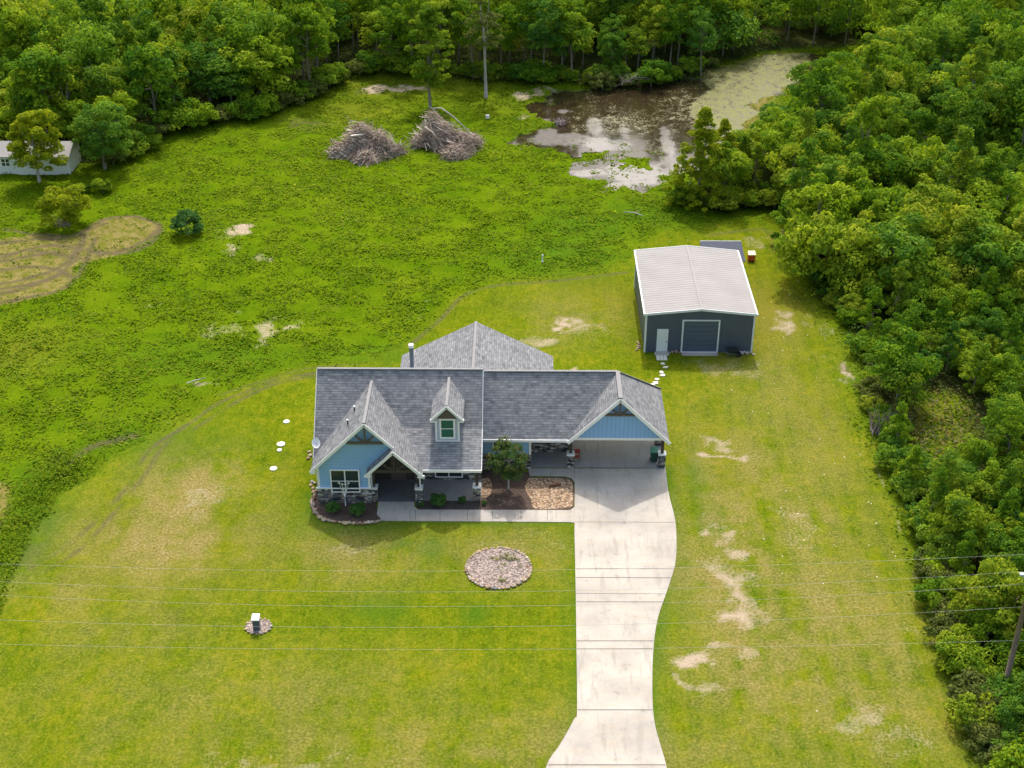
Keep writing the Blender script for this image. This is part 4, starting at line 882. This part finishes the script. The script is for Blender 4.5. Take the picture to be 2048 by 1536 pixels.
# --- trees one can single out
x, y, _ = G(861, 215)
proto('tall', 201, 2.7, 9.8, 2.4, 110, 15000, .26, .66, M_LEAF, M_BARK, .17, 'column'); o = place('tall', x, y, 1.0, 'tall slim dark green tree standing alone behind the two brush piles', name='slender_tree', z=0, tint=.45); o.rotation_euler.z = 0
x, y, _ = G(972, 193)
proto('tall2', 203, 2.3, 7.5, 5.8, 50, 3600, .26, .6, M_LEAF_B, M_BARKP, .19, 'column'); place('tall2', x, y, 1.0, 'tall thin tree with bare pale trunk at the back of the clearing', name='slender_tree', z=0)
# the cypress group by the pond
x, y, _ = G(1398, 405); proto('cyp', 205, 4.4, 9.4, .5, 210, 24000, .22, .46, M_LEAF_Y, M_BARK, .2, 'cone'); place('cyp', x, y, 1.0, 'pointed yellow-green conical tree at the near edge of the pond', name='conifer_tree', z=0)
x, y, _ = G(1440, 370); place('cyp', x, y, .72, 'smaller yellow-green conical tree just right of the tall pointed one', name='conifer_tree', z=0)
x, y, _ = G(72, 358); proto('yel', 207, 3.1, 7.6, .7, 110, 15000, .24, .68, M_LEAF_Y, M_BARKP, .16); place('yel', x + .8, y - 1.2, 1.0, 'yellow-green tree in front of the white mobile home', z=0)
x, y, _ = G(210, 338); proto('rnd', 209, 3.3, 7.6, .5, 100, 13500, .25, .7, M_LEAF, M_BARK, .2); place('rnd', x, y, 1.0, 'large round tree to the right of the white mobile home', z=0)
x, y, _ = G(1640, 262); proto('dome', 211, 3.8, 8.0, 1.2, 110, 15000, .24, .75, M_LEAF, M_BARK, .22); place('dome', x, y, 1.0, 'broad domed tree standing above the thicket right of the pond', z=0)
x, y, _ = G(1560, 330); place('rnd', x, y, .85, 'dark rounded tree between the pond and the domed tree', z=0)
x, y, _ = G(1500, 350); place(('mid', 2), x, y, 1.1, 'bushy tree between the pointed tree and the dark rounded tree', z=0)
x, y, _ = G(1795, 800); place(('mid', 1), x, y, 1.0, 'bright green tree beside the brown grassy gap in the right thicket', z=0)
# yard tree, bushes
x, y, _ = G(1017, 978)
proto('yard', 213, 1.25, 2.3, 1.15, 60, 4200, .14, .34, M_LEAF_G, M_BARKP, .05); place('yard', x, y, 1.15, 'small leafy tree with pale stem in the mulch bed by the house', name='yard_tree', z=.05)
proto('bush', 215, .33, .55, .06, 26, 3000, .07, .16, M_LEAF_D, M_BARK, .02)
def mkbush(px, py, s, label, group=None, key='bush', name='round_shrub'):
    x, y, _ = G(px, py); return place(key, x, y, s, label, 'shrub', group, name, z=.03)
mkbush(666, 1025, 1.35, 'clipped round green bush left in the front mulch bed')
mkbush(716, 1030, 1.45, 'clipped round green bush right in the front mulch bed')
mkbush(877, 1012, 1.5, 'round green bush in the dark bed before the porch')
mkbush(925, 1006, .8, 'small low bush in the dark bed nearer the right porch column')
mkbush(843, 1013, .55, 'tiny dark plant at the foot of the middle porch column')
mkbush(968, 1010, .5, 'small pale green plant at the left corner of the side mulch bed')
proto('wild', 217, 1.9, 3.0, .1, 60, 6500, .2, .5, M_LEAF_Y, M_BARK, .08)
x, y, _ = G(138, 452); ow = place('wild', x, y, 1.3, 'big wild bush with bare grey twigs showing, left field edge', 'shrub', None, 'wild_shrub')
x, y, _ = G(376, 470); proto('dark', 219, 1.55, 2.4, .0, 46, 5200, .2, .45, M_LEAF_D, M_BARK, .07); place('dark', x, y, 1.0, 'dark green bush alone at the end of the mown tan strip', 'shrub', None, 'wild_shrub')
x, y, _ = G(206, 385); proto('clump', 221, .9, 1.6, .0, 30, 2600, .2, .35, M_LEAF, M_BARK, .03); place('clump', x, y, 1.0, 'grassy green clump behind the big twiggy bush', 'shrub', None, 'grass_clump')
x, y, _ = G(170, 385); place('clump', x, y, .7, 'low shrub between the mobile home and the big twiggy bush', 'shrub', None, 'wild_shrub')
x, y, _ = G(1775, 868); b = MB(); r_ = np.random.RandomState(18)
for k in range(90):
    a = r_.uniform(0, 6.28); l = r_.uniform(.5, 1.3); s = Vector((x + r_.uniform(-1.3, 1.3), y + r_.uniform(-.6, .6), .2)); e = s + Vector((cos(a) * l * .7, sin(a) * l * .6, r_.uniform(.8, 2.0))); b.tube([s, s.lerp(e, .5) + Vector((0, 0, .1)), e], [.03, .022, .01], 4)
tag(b.build('dead_branches', M_TWIG), 'grey leafless twigs at the thicket edge left of the brown grassy gap', 'branches')
def branchy(name, x, y, h, spread, n, label, cat, mat=M_BARKP, th=.05, seed=0, lean=(0, 0)):
    r = np.random.RandomState(seed); b = MB()
    top = Vector((x + lean[0], y + lean[1], h)); b.tube([(x, y, 0), Vector((x, y, 0)).lerp(top, .5) + Vector((r.randn() * .1, 0, .1)), top], [th, th * .8, th * .35], 6)
    for k in range(n):
        f = r.uniform(.35, .95); s = Vector((x, y, 0)).lerp(top, f); e = s + Vector((r.randn() * spread, r.randn() * spread, r.uniform(.1, .8) * spread)); m_ = s.lerp(e, .5) + Vector((0, 0, spread * .15))
        b.tube([s, m_, e], [th * .45, th * .3, th * .12], 4)
    o = b.build(name, mat); return tag(o, label, cat)
x, y, _ = G(138, 448); b = MB(); r_ = np.random.RandomState(8)
for k in range(70):
    a = r_.uniform(0, 6.28); l = r_.uniform(.5, 1.3); s = Vector((x + r_.randn() * .25, y - 1.5 + r_.randn() * .2, .7)); e = s + Vector((cos(a) * l, -abs(sin(a)) * l * .5, r_.uniform(-.3, 1.0))); b.tube([s, s.lerp(e, .5) + Vector((0, 0, .1)), e], [.03, .022, .01], 4)
tag(b.build('dead_branches', M_TWIG), 'bare grey twigs at the front of the big wild bush', 'branches')
x, y, _ = G(1690, 330); branchy('dead_tree', x, y, 6.2, .8, 5, 'thin white dead snag rising from the thicket right of the domed tree', 'dead tree', th=.09, seed=3, lean=(.6, 0))
x, y, _ = G(1775, 215); branchy('dead_tree', x, y, 7.0, 1.0, 5, 'bent white dead branch above the far right treetops', 'dead tree', th=.08, seed=5, lean=(-.9, 0))
x, y, _ = G(1228, 172); branchy('fallen_branch', x, y - .5, 2.0, 1.2, 22, 'arched leafless branch hanging over the far pond bank', 'branch', M_BARK, .06, 6, (2.4, -2.2))
proto('droop', 223, 1.7, 2.2, .0, 36, 3400, .24, .5, M_LEAF_B, M_BARK, .06); x, y, _ = G(1205, 178); place('droop', x, y, 1.0, 'grey-green drooping bush on the far bank of the pond', 'shrub', None, 'wild_shrub', z=0)
x, y, _ = G(1268, 432); b = MB(); b.tube([(x - 1.0, y + .4, .25), (x, y + .1, .3), (x + .9, y - .3, .2)], [.07, .06, .03], 6); b.tube([(x, y + .1, .3), (x + .7, y + .3, .5)], [.04, .02], 5); b.tube([(x - .4, y + .2, .3), (x - .9, y - .1, .5)], [.04, .02], 5); tag(b.build('fallen_branch', M_BARKP), 'bleached fallen branch in the weeds below the pond', 'branch')
x, y, _ = G(393, 766); b = MB(); b.tube([(x - .7, y - .4, .2), (x, y, .28), (x + .7, y + .4, .25)], [.05, .06, .03], 6); b.tube([(x + .1, y, .28), (x + .55, y + .1, .4)], [.035, .015], 5); tag(b.build('fallen_branch', M_BARKP), 'short bleached branch in the rough field left of the house', 'branch')
x, y, _ = G(1085, 526); b = MB(); b.tube([(x, y, 0), (x, y, .8)], .07, 8); b.tube([(x, y, .8), (x, y, .9)], [.09, .05], 8); tag(b.build('marker_post', M_WHITE), 'short white post in the rough grass behind the house', 'post')
x, y, _ = G(975, 236); b = MB(); b.tube([(x, y, 0), (x, y, .35)], [.22, .25], 12); b.tube([(x, y, .35), (x, y, .42)], [.25, .12], 12); tag(b.build('white_bucket', M_WHITE), 'small round white bucket in the grass right of the brush piles', 'bucket')
x, y, _ = G(1120, 248); b = MB(); r_ = np.random.RandomState(12)
for k in range(60):
    a = r_.uniform(0, 6.28); l = r_.uniform(.4, 1.0); s = Vector((x + r_.randn() * .3, y + r_.randn() * .3, 0)); e = s + Vector((cos(a) * l, sin(a) * l, r_.uniform(.2, 1.0))); b.tube([s, s.lerp(e, .5) + Vector((0, 0, .15)), e], [.03, .02, .01], 4)
tag(b.build('dead_shrub', M_TWIG), 'small purple-grey leafless bush standing in the shallow pond', 'shrub')
# --- brush piles
def brushpile(px, py, rx, ry, h, n, label, seed, LB):
    X, Y, _ = G(px, py); r = np.random.RandomState(seed); V = []; F = []; T = []; c0 = 0
    lobes = LB; wl = np.array([l_[2] ** 2 for l_ in lobes]); wl = wl / wl.sum()
    for k in range(n):
        L_ = lobes[r.choice(len(lobes), p=wl)]; a = r.uniform(0, 6.283); q = r.rand() ** .55
        lx, ly, lr, lh, la = L_; hh = h * lh * (1 - q ** 2) * r.uniform(.35, 1.1)
        p = Vector((X + (lx + cos(a) * q * lr * (1.6 if k % 14 == 0 else 1)) * rx, Y + (ly + sin(a) * q * lr * (1.5 if k % 14 == 0 else 1)) * ry, max(.05, hh)))
        out = Vector((cos(a) * rx, sin(a) * ry, 0)).normalized(); al = la + r.normal() * .5; tng = Vector((cos(al), sin(al), 0))
        d = (out * r.uniform(-.1, .7) + tng * 1.0 * (1 if r.rand() < .5 else -1) * .8 + Vector((0, 0, -.45 * q + r.randn() * .28))).normalized()
        l = r.uniform(.6, 2.6) * (1.0 if k > 30 else 1.5); th = r.uniform(.012, .032) * (1 if k > 150 else r.uniform(2, 4.5))
        pts = [p - d * l / 2, p + Vector((r.randn() * .06, r.randn() * .06, .08 * l)), p + d * l / 2 + Vector((0, 0, -.06 * l))]
        tint = r.rand()
        for m in range(3):
            u_ = d.cross(Vector((0, 0, 1))).normalized(); w_ = d.cross(u_)
            rr = th * (1, .8, .35)[m]
            for s_ in range(3): V.append(pts[m] + (u_ * cos(2.09 * s_) + w_ * sin(2.09 * s_)) * rr); T.append(tint)
        for m in range(2):
            for s_ in range(3): s2 = (s_ + 1) % 3; F.append((c0 + m * 3 + s_, c0 + m * 3 + s2, c0 + (m + 1) * 3 + s2, c0 + (m + 1) * 3 + s_))
        c0 += 9
    V = np.array([tuple(v) for v in V]); V[:, 2] = np.maximum(V[:, 2], -.05)
    o = link(npmesh('brush_pile', V, np.array(F), dict(tint=T), [M_STICK]), 'brush_pile'); tag(o, label, 'brush pile', 'brush piles in the clearing'); return X, Y
X, Y = brushpile(731, 308, 3.7, 3.4, 3.2, 4600, 'left brush pile of tangled grey-brown branches, wide and low', 1, [(-.1, .1, .58, 1.0, .3), (.42, .1, .45, .75, 1.4), (-.62, -.15, .40, .45, .2), (.05, -.6, .42, .35, 1.2), (.9, .05, .24, .3, .1), (-.3, .6, .3, .5, 2.0)])
X2, Y2 = brushpile(892, 294, 3.6, 3.8, 3.5, 4200, 'right brush pile with one long pale branch arched over it', 2, [(-.4, .35, .42, 1.0, 2.4), (.0, .05, .48, .72, 2.6), (.5, -.15, .42, .5, 2.3), (.35, -.65, .38, .32, .6), (-.85, .15, .22, .35, .9), (.85, .2, .25, .3, 2.2)])
b = MB(); b.tube([(X2 - 1.6, Y2 + 1.4, 4.0), (X2 - .5, Y2 + 1.3, 4.1), (X2 + .9, Y2 + .9, 3.2), (X2 + 2.4, Y2 + .3, 1.9), (X2 + 3.2, Y2, .6)], [.05, .08, .08, .06, .05], 6); tag(b.build('long_branch', M_BARKP), 'long pale branch arched over the right brush pile', 'branch')
b = MB(); b.tube([(X - 1.0, Y + 1.8, 1.2), (X - 1.6, Y + 2.3, 2.8), (X - 2.3, Y + 2.5, 3.6)], [.07, .05, .03], 6); tag(b.build('long_branch', M_BARKP), 'pale forked branch sticking up left from the left brush pile', 'branch')
b = MB(); [b.tube([(X + 1.3 + q * .3, Y + 1.2, 1.2), (X + 1.2 + q * .45, Y + 1.3, 3.0 - .3 * q)], [.05, .02], 5) for q in (0, 1)]; tag(b.build('upright_stick', M_DARKW), 'dark sticks standing upright at the right of the left brush pile', 'branch')

# --- the woods: scatter, nearest ones as trees of their own
def scatter(P, sp_near, sp_far, seed, xlim, ylim, avoid=None):
    r = np.random.RandomState(seed); out = []; y = ylim[0]
    while y < ylim[1]:
        sp = np.interp(y, [55, 100, 135, 205], [sp_near, sp_near * 1.15, sp_far * .85, sp_far]); x = xlim[0] + r.rand() * sp
        while x < xlim[1]:
            out.append((x + r.uniform(-.38, .38) * sp, y + r.uniform(-.38, .38) * sp, sp)); x += sp
        y += sp * .87
    A = np.array(out); ok = inpoly(P, A[:, 0], A[:, 1]); A = A[ok]
    if avoid is not None: A = A[~inpoly(avoid, A[:, 0], A[:, 1])]
    return A
def spx(A, z=4): return PIX(A[:, 0], A[:, 1], z)
AR = scatter(FOR_R, 2.15, 4.0, 11, (14, 110), (50, 235), CLEAR)
AL = scatter(FOR_L, 4.0, 4.3, 12, (-110, 72), (128, 250))
A = np.concatenate([AR, AL]); side = np.r_[np.ones(len(AR)), np.zeros(len(AL))]
sx, sy = spx(A)
keep = (sx > -260) & (sx < 2330) & (sy > -260) & (sy < 1800)
A = A[keep]; side = side[keep]; sx = sx[keep]; sy = sy[keep]
dense = fbm(300, A[:, 0], A[:, 1], 12, 2); tall = fbm(310, A[:, 0], A[:, 1], 15, 2)
infr = (sx > -20) & (sx < 2068) & (sy > -40) & (sy < 1580)
for ex in [(G(210, 338), 3.2), (G(1640, 262), 3.0), (G(1560, 330), 2.4), (G(1398, 405), 2.0), (G(1795, 800), 1.8), (G(2003, 1398), 1.3), (G(1500, 350), 1.8), ((-56, 138.5, 0), 4)]:
    infr_ = np.hypot(A[:, 0] - ex[0][0], A[:, 1] - ex[0][1]) > ex[1]
    A, side, sx, sy, dense, tall, infr = [q[infr_] for q in (A, side, sx, sy, dense, tall, infr)]
home = (A[:, 0] < bx1 + 1) & (A[:, 1] < by1 + 1.5); A, side, sx, sy, dense, tall, infr = [q[~home] for q in (A, side, sx, sy, dense, tall, infr)]
dist = np.hypot(A[:, 0], A[:, 1]) - 1000 * infr
order = np.argsort(dist)
NIND = 280; joinV = []; joinT = []; joinR = []; trV = MB()
count = {}
def kind_of(i):
    x, y = A[i, :2]
    if y > 140 and side[i] == 0 and -30 < x < 26:
        if float(PIX(x, y, 0)[1]) > 95: return 'edge'
    if y > 140: return 'far'
    if y > 108: return 'mid'
    return 'near'
def tree_label(x, y, s, kd, tint, sf, zz):
    col = 'dark green' if tint < .3 else ('mid-green' if tint < .68 else 'yellow-green')
    sz = 'small' if s < .88 else ('medium' if s < 1.12 else 'large')
    row = 'front-row' if sf < 2.2 else ('second-row' if sf < 5 else 'inner')
    sz += ' tall' if zz > 1.13 else (' squat' if zz < .92 else '')
    row = {'inner': '', 'front-row': 'front-row', 'second-row': 'second-row'}[row]
    px = float(PIX(x, y, 0)[0])
    if kd == 'edge': z_ = ('behind the clearing, ' + ('left of the two slim trees' if px < 830 else 'between the two slim trees' if px < 975 else 'right of the bare-trunked slim tree' if px < 1160 else 'across the far pond bank')); return col + ' ' + sz + ' bare-trunked tree ' + z_, 'trees at the back of the clearing'
    if x < 0 or (y > 150 and px < 1400):
        z_ = 'behind the mobile home' if px < 230 else 'behind the upper left field' if px < 480 else 'behind the left brush pile corner' if px < 760 else 'far behind the clearing' if px < 1180 else 'far behind the pond'
        return ' '.join(' '.join((sz, col, row, 'woodland tree', z_)).split()), 'woodland trees behind the field and clearing'
    z_ = ('around the utility pole' if y < 64 else 'just beyond the utility pole' if y < 72 else 'right of lawn, level with the round bed' if y < 80 else 'below the brown thicket gap' if y < 89
          else 'beside the brown thicket gap' if y < 99 else 'beside the garage front' if y < 106 else 'beside the garage rear' if y < 113 else 'level with the shed and orange box' if y < 121
          else 'below the domed tree' if y < 132 and px < 1750 else 'below right of the domed tree' if y < 145 else 'around the domed tree' if px < 1750 else 'in the far right woods')
    return ' '.join(' '.join((sz, col, row, 'thicket tree', z_)).split()), 'thicket trees along the right side'
nind = 0
for i in order:
    x, y, sp = A[i]; kd = kind_of(i); nvar = 3 if kd == 'edge' else 7; v = rngt.randint(nvar)
    base = {'near': 1.0, 'mid': 1.0, 'far': 1.0, 'edge': 1.0}[kd]
    s = base * (.58 + .85 * tall[i]) * rngt.uniform(.72, 1.25); szz = rngt.uniform(.8, 1.3)
    if kd == 'near' and s_for[np.clip(np.searchsorted(ay, y), 0, ny - 1), np.clip(np.searchsorted(ax, x), 0, nx - 1)] < 1.2: s *= .75
    if nind < NIND and infr[i]:
        tn_ = float(np.clip(rngt.rand() * .75 + (tall[i] - .5) * .6 + .12, 0, 1)); lab, grp = tree_label(x, y, s, kd, tn_, float(amask(s_for, x, y)), szz); place((kd, v), x, y, s, lab, 'tree', grp, sz=szz, z=0, tint=tn_); nind += 1
    else:
        cmv, tt = PROTO[(kd, v)][2], PROTO[(kd, v)][3]
        if not infr[i] or y > 165: cmv = cmv.reshape(-1, 4, 3); sel_ = np.arange(len(cmv)) % 5 < 3; cmv = cmv[sel_].reshape(-1, 3) ; tt = tt.reshape(-1, 4)[sel_].ravel()
        a = rngt.uniform(0, 6.28); R_ = np.array([[cos(a), -sin(a), 0], [sin(a), cos(a), 0], [0, 0, 1]])
        joinV.append((cmv * np.array([s, s, s * szz])) @ R_.T + np.array([x, y, 0])); joinT.append(tt); joinR.append(np.full(len(tt), rngt.rand()))
        hh = s * 6; trV.tube([(x, y, -.1), (x + .1, y, hh * .5), (x + .2, y, hh * .8)], [.12, .09, .04], 5, caps=False)
if joinV:
    V = np.concatenate(joinV)
    me = npmesh('distant_woods', V, np.arange(len(V)).reshape(-1, 4), dict(tint=np.concatenate(joinT), treernd=np.concatenate(joinR)), [M_LEAFJ])
    fw = tag(link(me, 'distant_woods'), 'mass of far broadleaf woods filling the top of the view', 'woods', kind='stuff')
    trV.build('trunk', M_BARK, fw)
print('trees', len(A), 'individual', nind, 'joined leaves', len(V) // 4)

# --- low shrubs closing the foot of the woods
def edge_shrubs(line, n, inset, lo, hi, where, seed):
    ends = ('left end', 'middle', 'right end') if seed in (1, 2, 3, 7, 8) else ('far end', 'middle', 'near end')
    r = np.random.RandomState(seed); P = GP(line); sg = np.r_[0, np.cumsum(np.hypot(*np.diff(P, axis=0).T))]
    for k in range(n):
        t = sg[-1] * (k + r.uniform(.1, .9)) / n; x = np.interp(t, sg, P[:, 0]) + r.uniform(*inset); y = np.interp(t, sg, P[:, 1]) + r.uniform(-.5, 1.0)
        s_ = r.uniform(lo, hi); tn = r.rand(); place(('scrub' if r.rand() < .35 else 'low', r.randint(2)), x, y, s_, ('pale' if tn > .6 else 'dark') + ' green low ' + ('broad' if s_ > (lo + hi) / 2 else 'small') + ' shrub ' + where + ', ' + ends[min(2, int(3 * t / sg[-1]))], 'shrub', 'low shrubs at the foot of the woods', 'edge_shrub', z=0, tint=tn)
for i in range(2): proto(('low', i), 190 + i, 1.5, 2.1, .0, 30, 3000, .22, .55, M_LEAF, M_BARK, .05)
edge_shrubs([(215, 330), (290, 305), (305, 275), (400, 255), (520, 230), (640, 192)], 24, (-1.0, .8), .8, 1.5, 'along the wood edge above the left field', 1)
edge_shrubs([(640, 195), (690, 160), (740, 143), (850, 147)], 12, (-1, 1), .8, 1.4, 'at the upper left corner of the clearing', 2)
edge_shrubs([(850, 150), (1000, 160), (1180, 172)], 16, (-1, 1), .6, 1.3, 'under bare trunks behind the clearing', 7)
edge_shrubs([(1180, 172), (1300, 172), (1420, 135)], 12, (-1, 1), .6, 1.4, 'on the far bank of the pond', 8)
edge_shrubs([(1350, 400), (1440, 420), (1540, 408), (1590, 428)], 10, (-.5, .5), .7, 1.2, 'in the corner between the pond and the garage', 3)
edge_shrubs([(1598, 440), (1600, 500), (1660, 600), (1700, 650)], 10, (-.4, .4), .5, .85, 'at the thicket edge right of the garage', 4)
edge_shrubs([(1715, 700), (1765, 860), (1820, 1020)], 20, (-.4, .8), .45, .9, 'at the thicket edge below the garage', 5)
edge_shrubs([(1830, 1050), (1870, 1200), (1930, 1380), (1985, 1520)], 34, (-.3, 1.6), .6, 1.05, 'at the thicket edge near the utility pole', 6)
# --- undergrowth and weeds: leaf litter one cannot count
def ground_leaves(name, n, P, xlim, ylim, hmax, size, mat, label, seed, dens=None, clump=None):
    r = np.random.RandomState(seed); x = r.uniform(*xlim, n); y = r.uniform(*ylim, n)
    px, py = PIX(x, y, 0); k = (px > -120) & (px < 2170) & (py > -120) & (py < 1700); x, y = x[k], y[k]
    k = P(x, y) > r.rand(len(x)); x, y = x[k], y[k]; n = len(x)
    h = hmax(x, y, r) if callable(hmax) else hmax * r.rand(n) ** 1.3; z = gz(x, y) + h
    nrm = r.normal(size=(n, 3)) * .38 + np.array([0, .1, 1.0]); nrm /= np.linalg.norm(nrm, axis=1)[:, None]
    a = np.cross(nrm, r.normal(size=(n, 3))); a /= np.linalg.norm(a, axis=1)[:, None]; b_ = np.cross(nrm, a)
    s = (size * r.uniform(.5, 1.4, n))[:, None]; p = np.stack([x, y, z], -1)
    v = np.stack([p - a * s * .5, p - b_ * s * .3, p + a * s * .5, p + b_ * s * .3], 1).reshape(-1, 3)
    tint = np.repeat(r.rand(n), 4); tr = np.repeat(np.clip(.5 * fbm(seed + 1, x, y, 1.6, 4) * 1.8 + .5 * fbm(seed + 9, x, y, 11, 3) * 1.9 - .45, 0, 1), 4)
    o = link(npmesh(name, v, np.arange(len(v)).reshape(-1, 4), dict(tint=tint, treernd=tr), [mat]), name); tag(o, label, 'plants', kind='stuff'); return n
nn = ground_leaves('meadow_weeds', 560000, lambda x, y: amask(rough * (1 - pond * (1 - .85 * sst(.50, .58, nA) * (s_pond < 5) * (GY < 148))) * (1 - forest) * (1 - np.clip(sand, 0, 1) * .8) * (1 - tan_ * .85) * (1 - mud * .7), x, y) * sst(.25, .6, fbm(330, x, y, 1.8, 3)), (-60, 55), (60, 182),
                   lambda x, y, r: (.02 + .26 * np.clip(fbm(331, x, y, 1.3, 3) * 1.8 - .5, 0, 1)) * r.rand(len(x)), .26, M_WEED, 'rough knee-high weeds covering the field behind the house', 21)
n2 = ground_leaves('undergrowth', 300000, lambda x, y: amask(np.clip(sst(-1.8, .5, s_for) * (1 - .6 * (s_clr > 0)), 0, 1), x, y), (-62, 56), (52, 182), lambda x, y, r: (.2 + 1.5 * fbm(340, x, y, 2.0, 3)) * r.rand(len(x)), .26, leaf('undergrowth_leaf', [(0, (.02, .045, .010)), (.5, (.045, .085, .014)), (1, (.10, .15, .02))], True, trans=.2), 'low tangled undergrowth beneath the woods', 22)
n3 = ground_leaves('clearing_scrub', 16000, lambda x, y: amask(sst(-.5, .5, s_clr), x, y), (24, 50), (80, 105), .5, .22, leaf('dry_scrub_leaf', [(0, (.10, .09, .02)), (.5, (.22, .19, .05)), (1, (.32, .27, .12))], True), 'dry yellow-brown scrub in the gap of the right thicket', 23)
# verge weeds on the left lawn edge and around ring bed
vg = GP([(0, 1220), (30, 1130), (62, 1060), (110, 985), (170, 935)])
n4 = ground_leaves('verge_weeds', 60000, lambda x, y: np.exp(-(dline(vg, x + 1.0, y) / 1.6) ** 2) * (amask(s_lawn, x, y) < .2), (-36, -20), (60, 92), .55, .2, M_WEED, 'tall dark verge of weeds along the left lawn edge', 24)
n5 = ground_leaves('bed_plants', 9000, lambda x, y: sst(.52, .68, fbm(360, x, y, .9, 3)) * (np.hypot(x - cx, y - cy) < 1.6) * .5, (cx - 2, cx + 2), (cy - 2, cy + 2), .28, .12, M_LEAF_B, 'sparse little plants growing in the round gravel bed', 25)
print('weeds', nn, n2, n3, n4, n5)
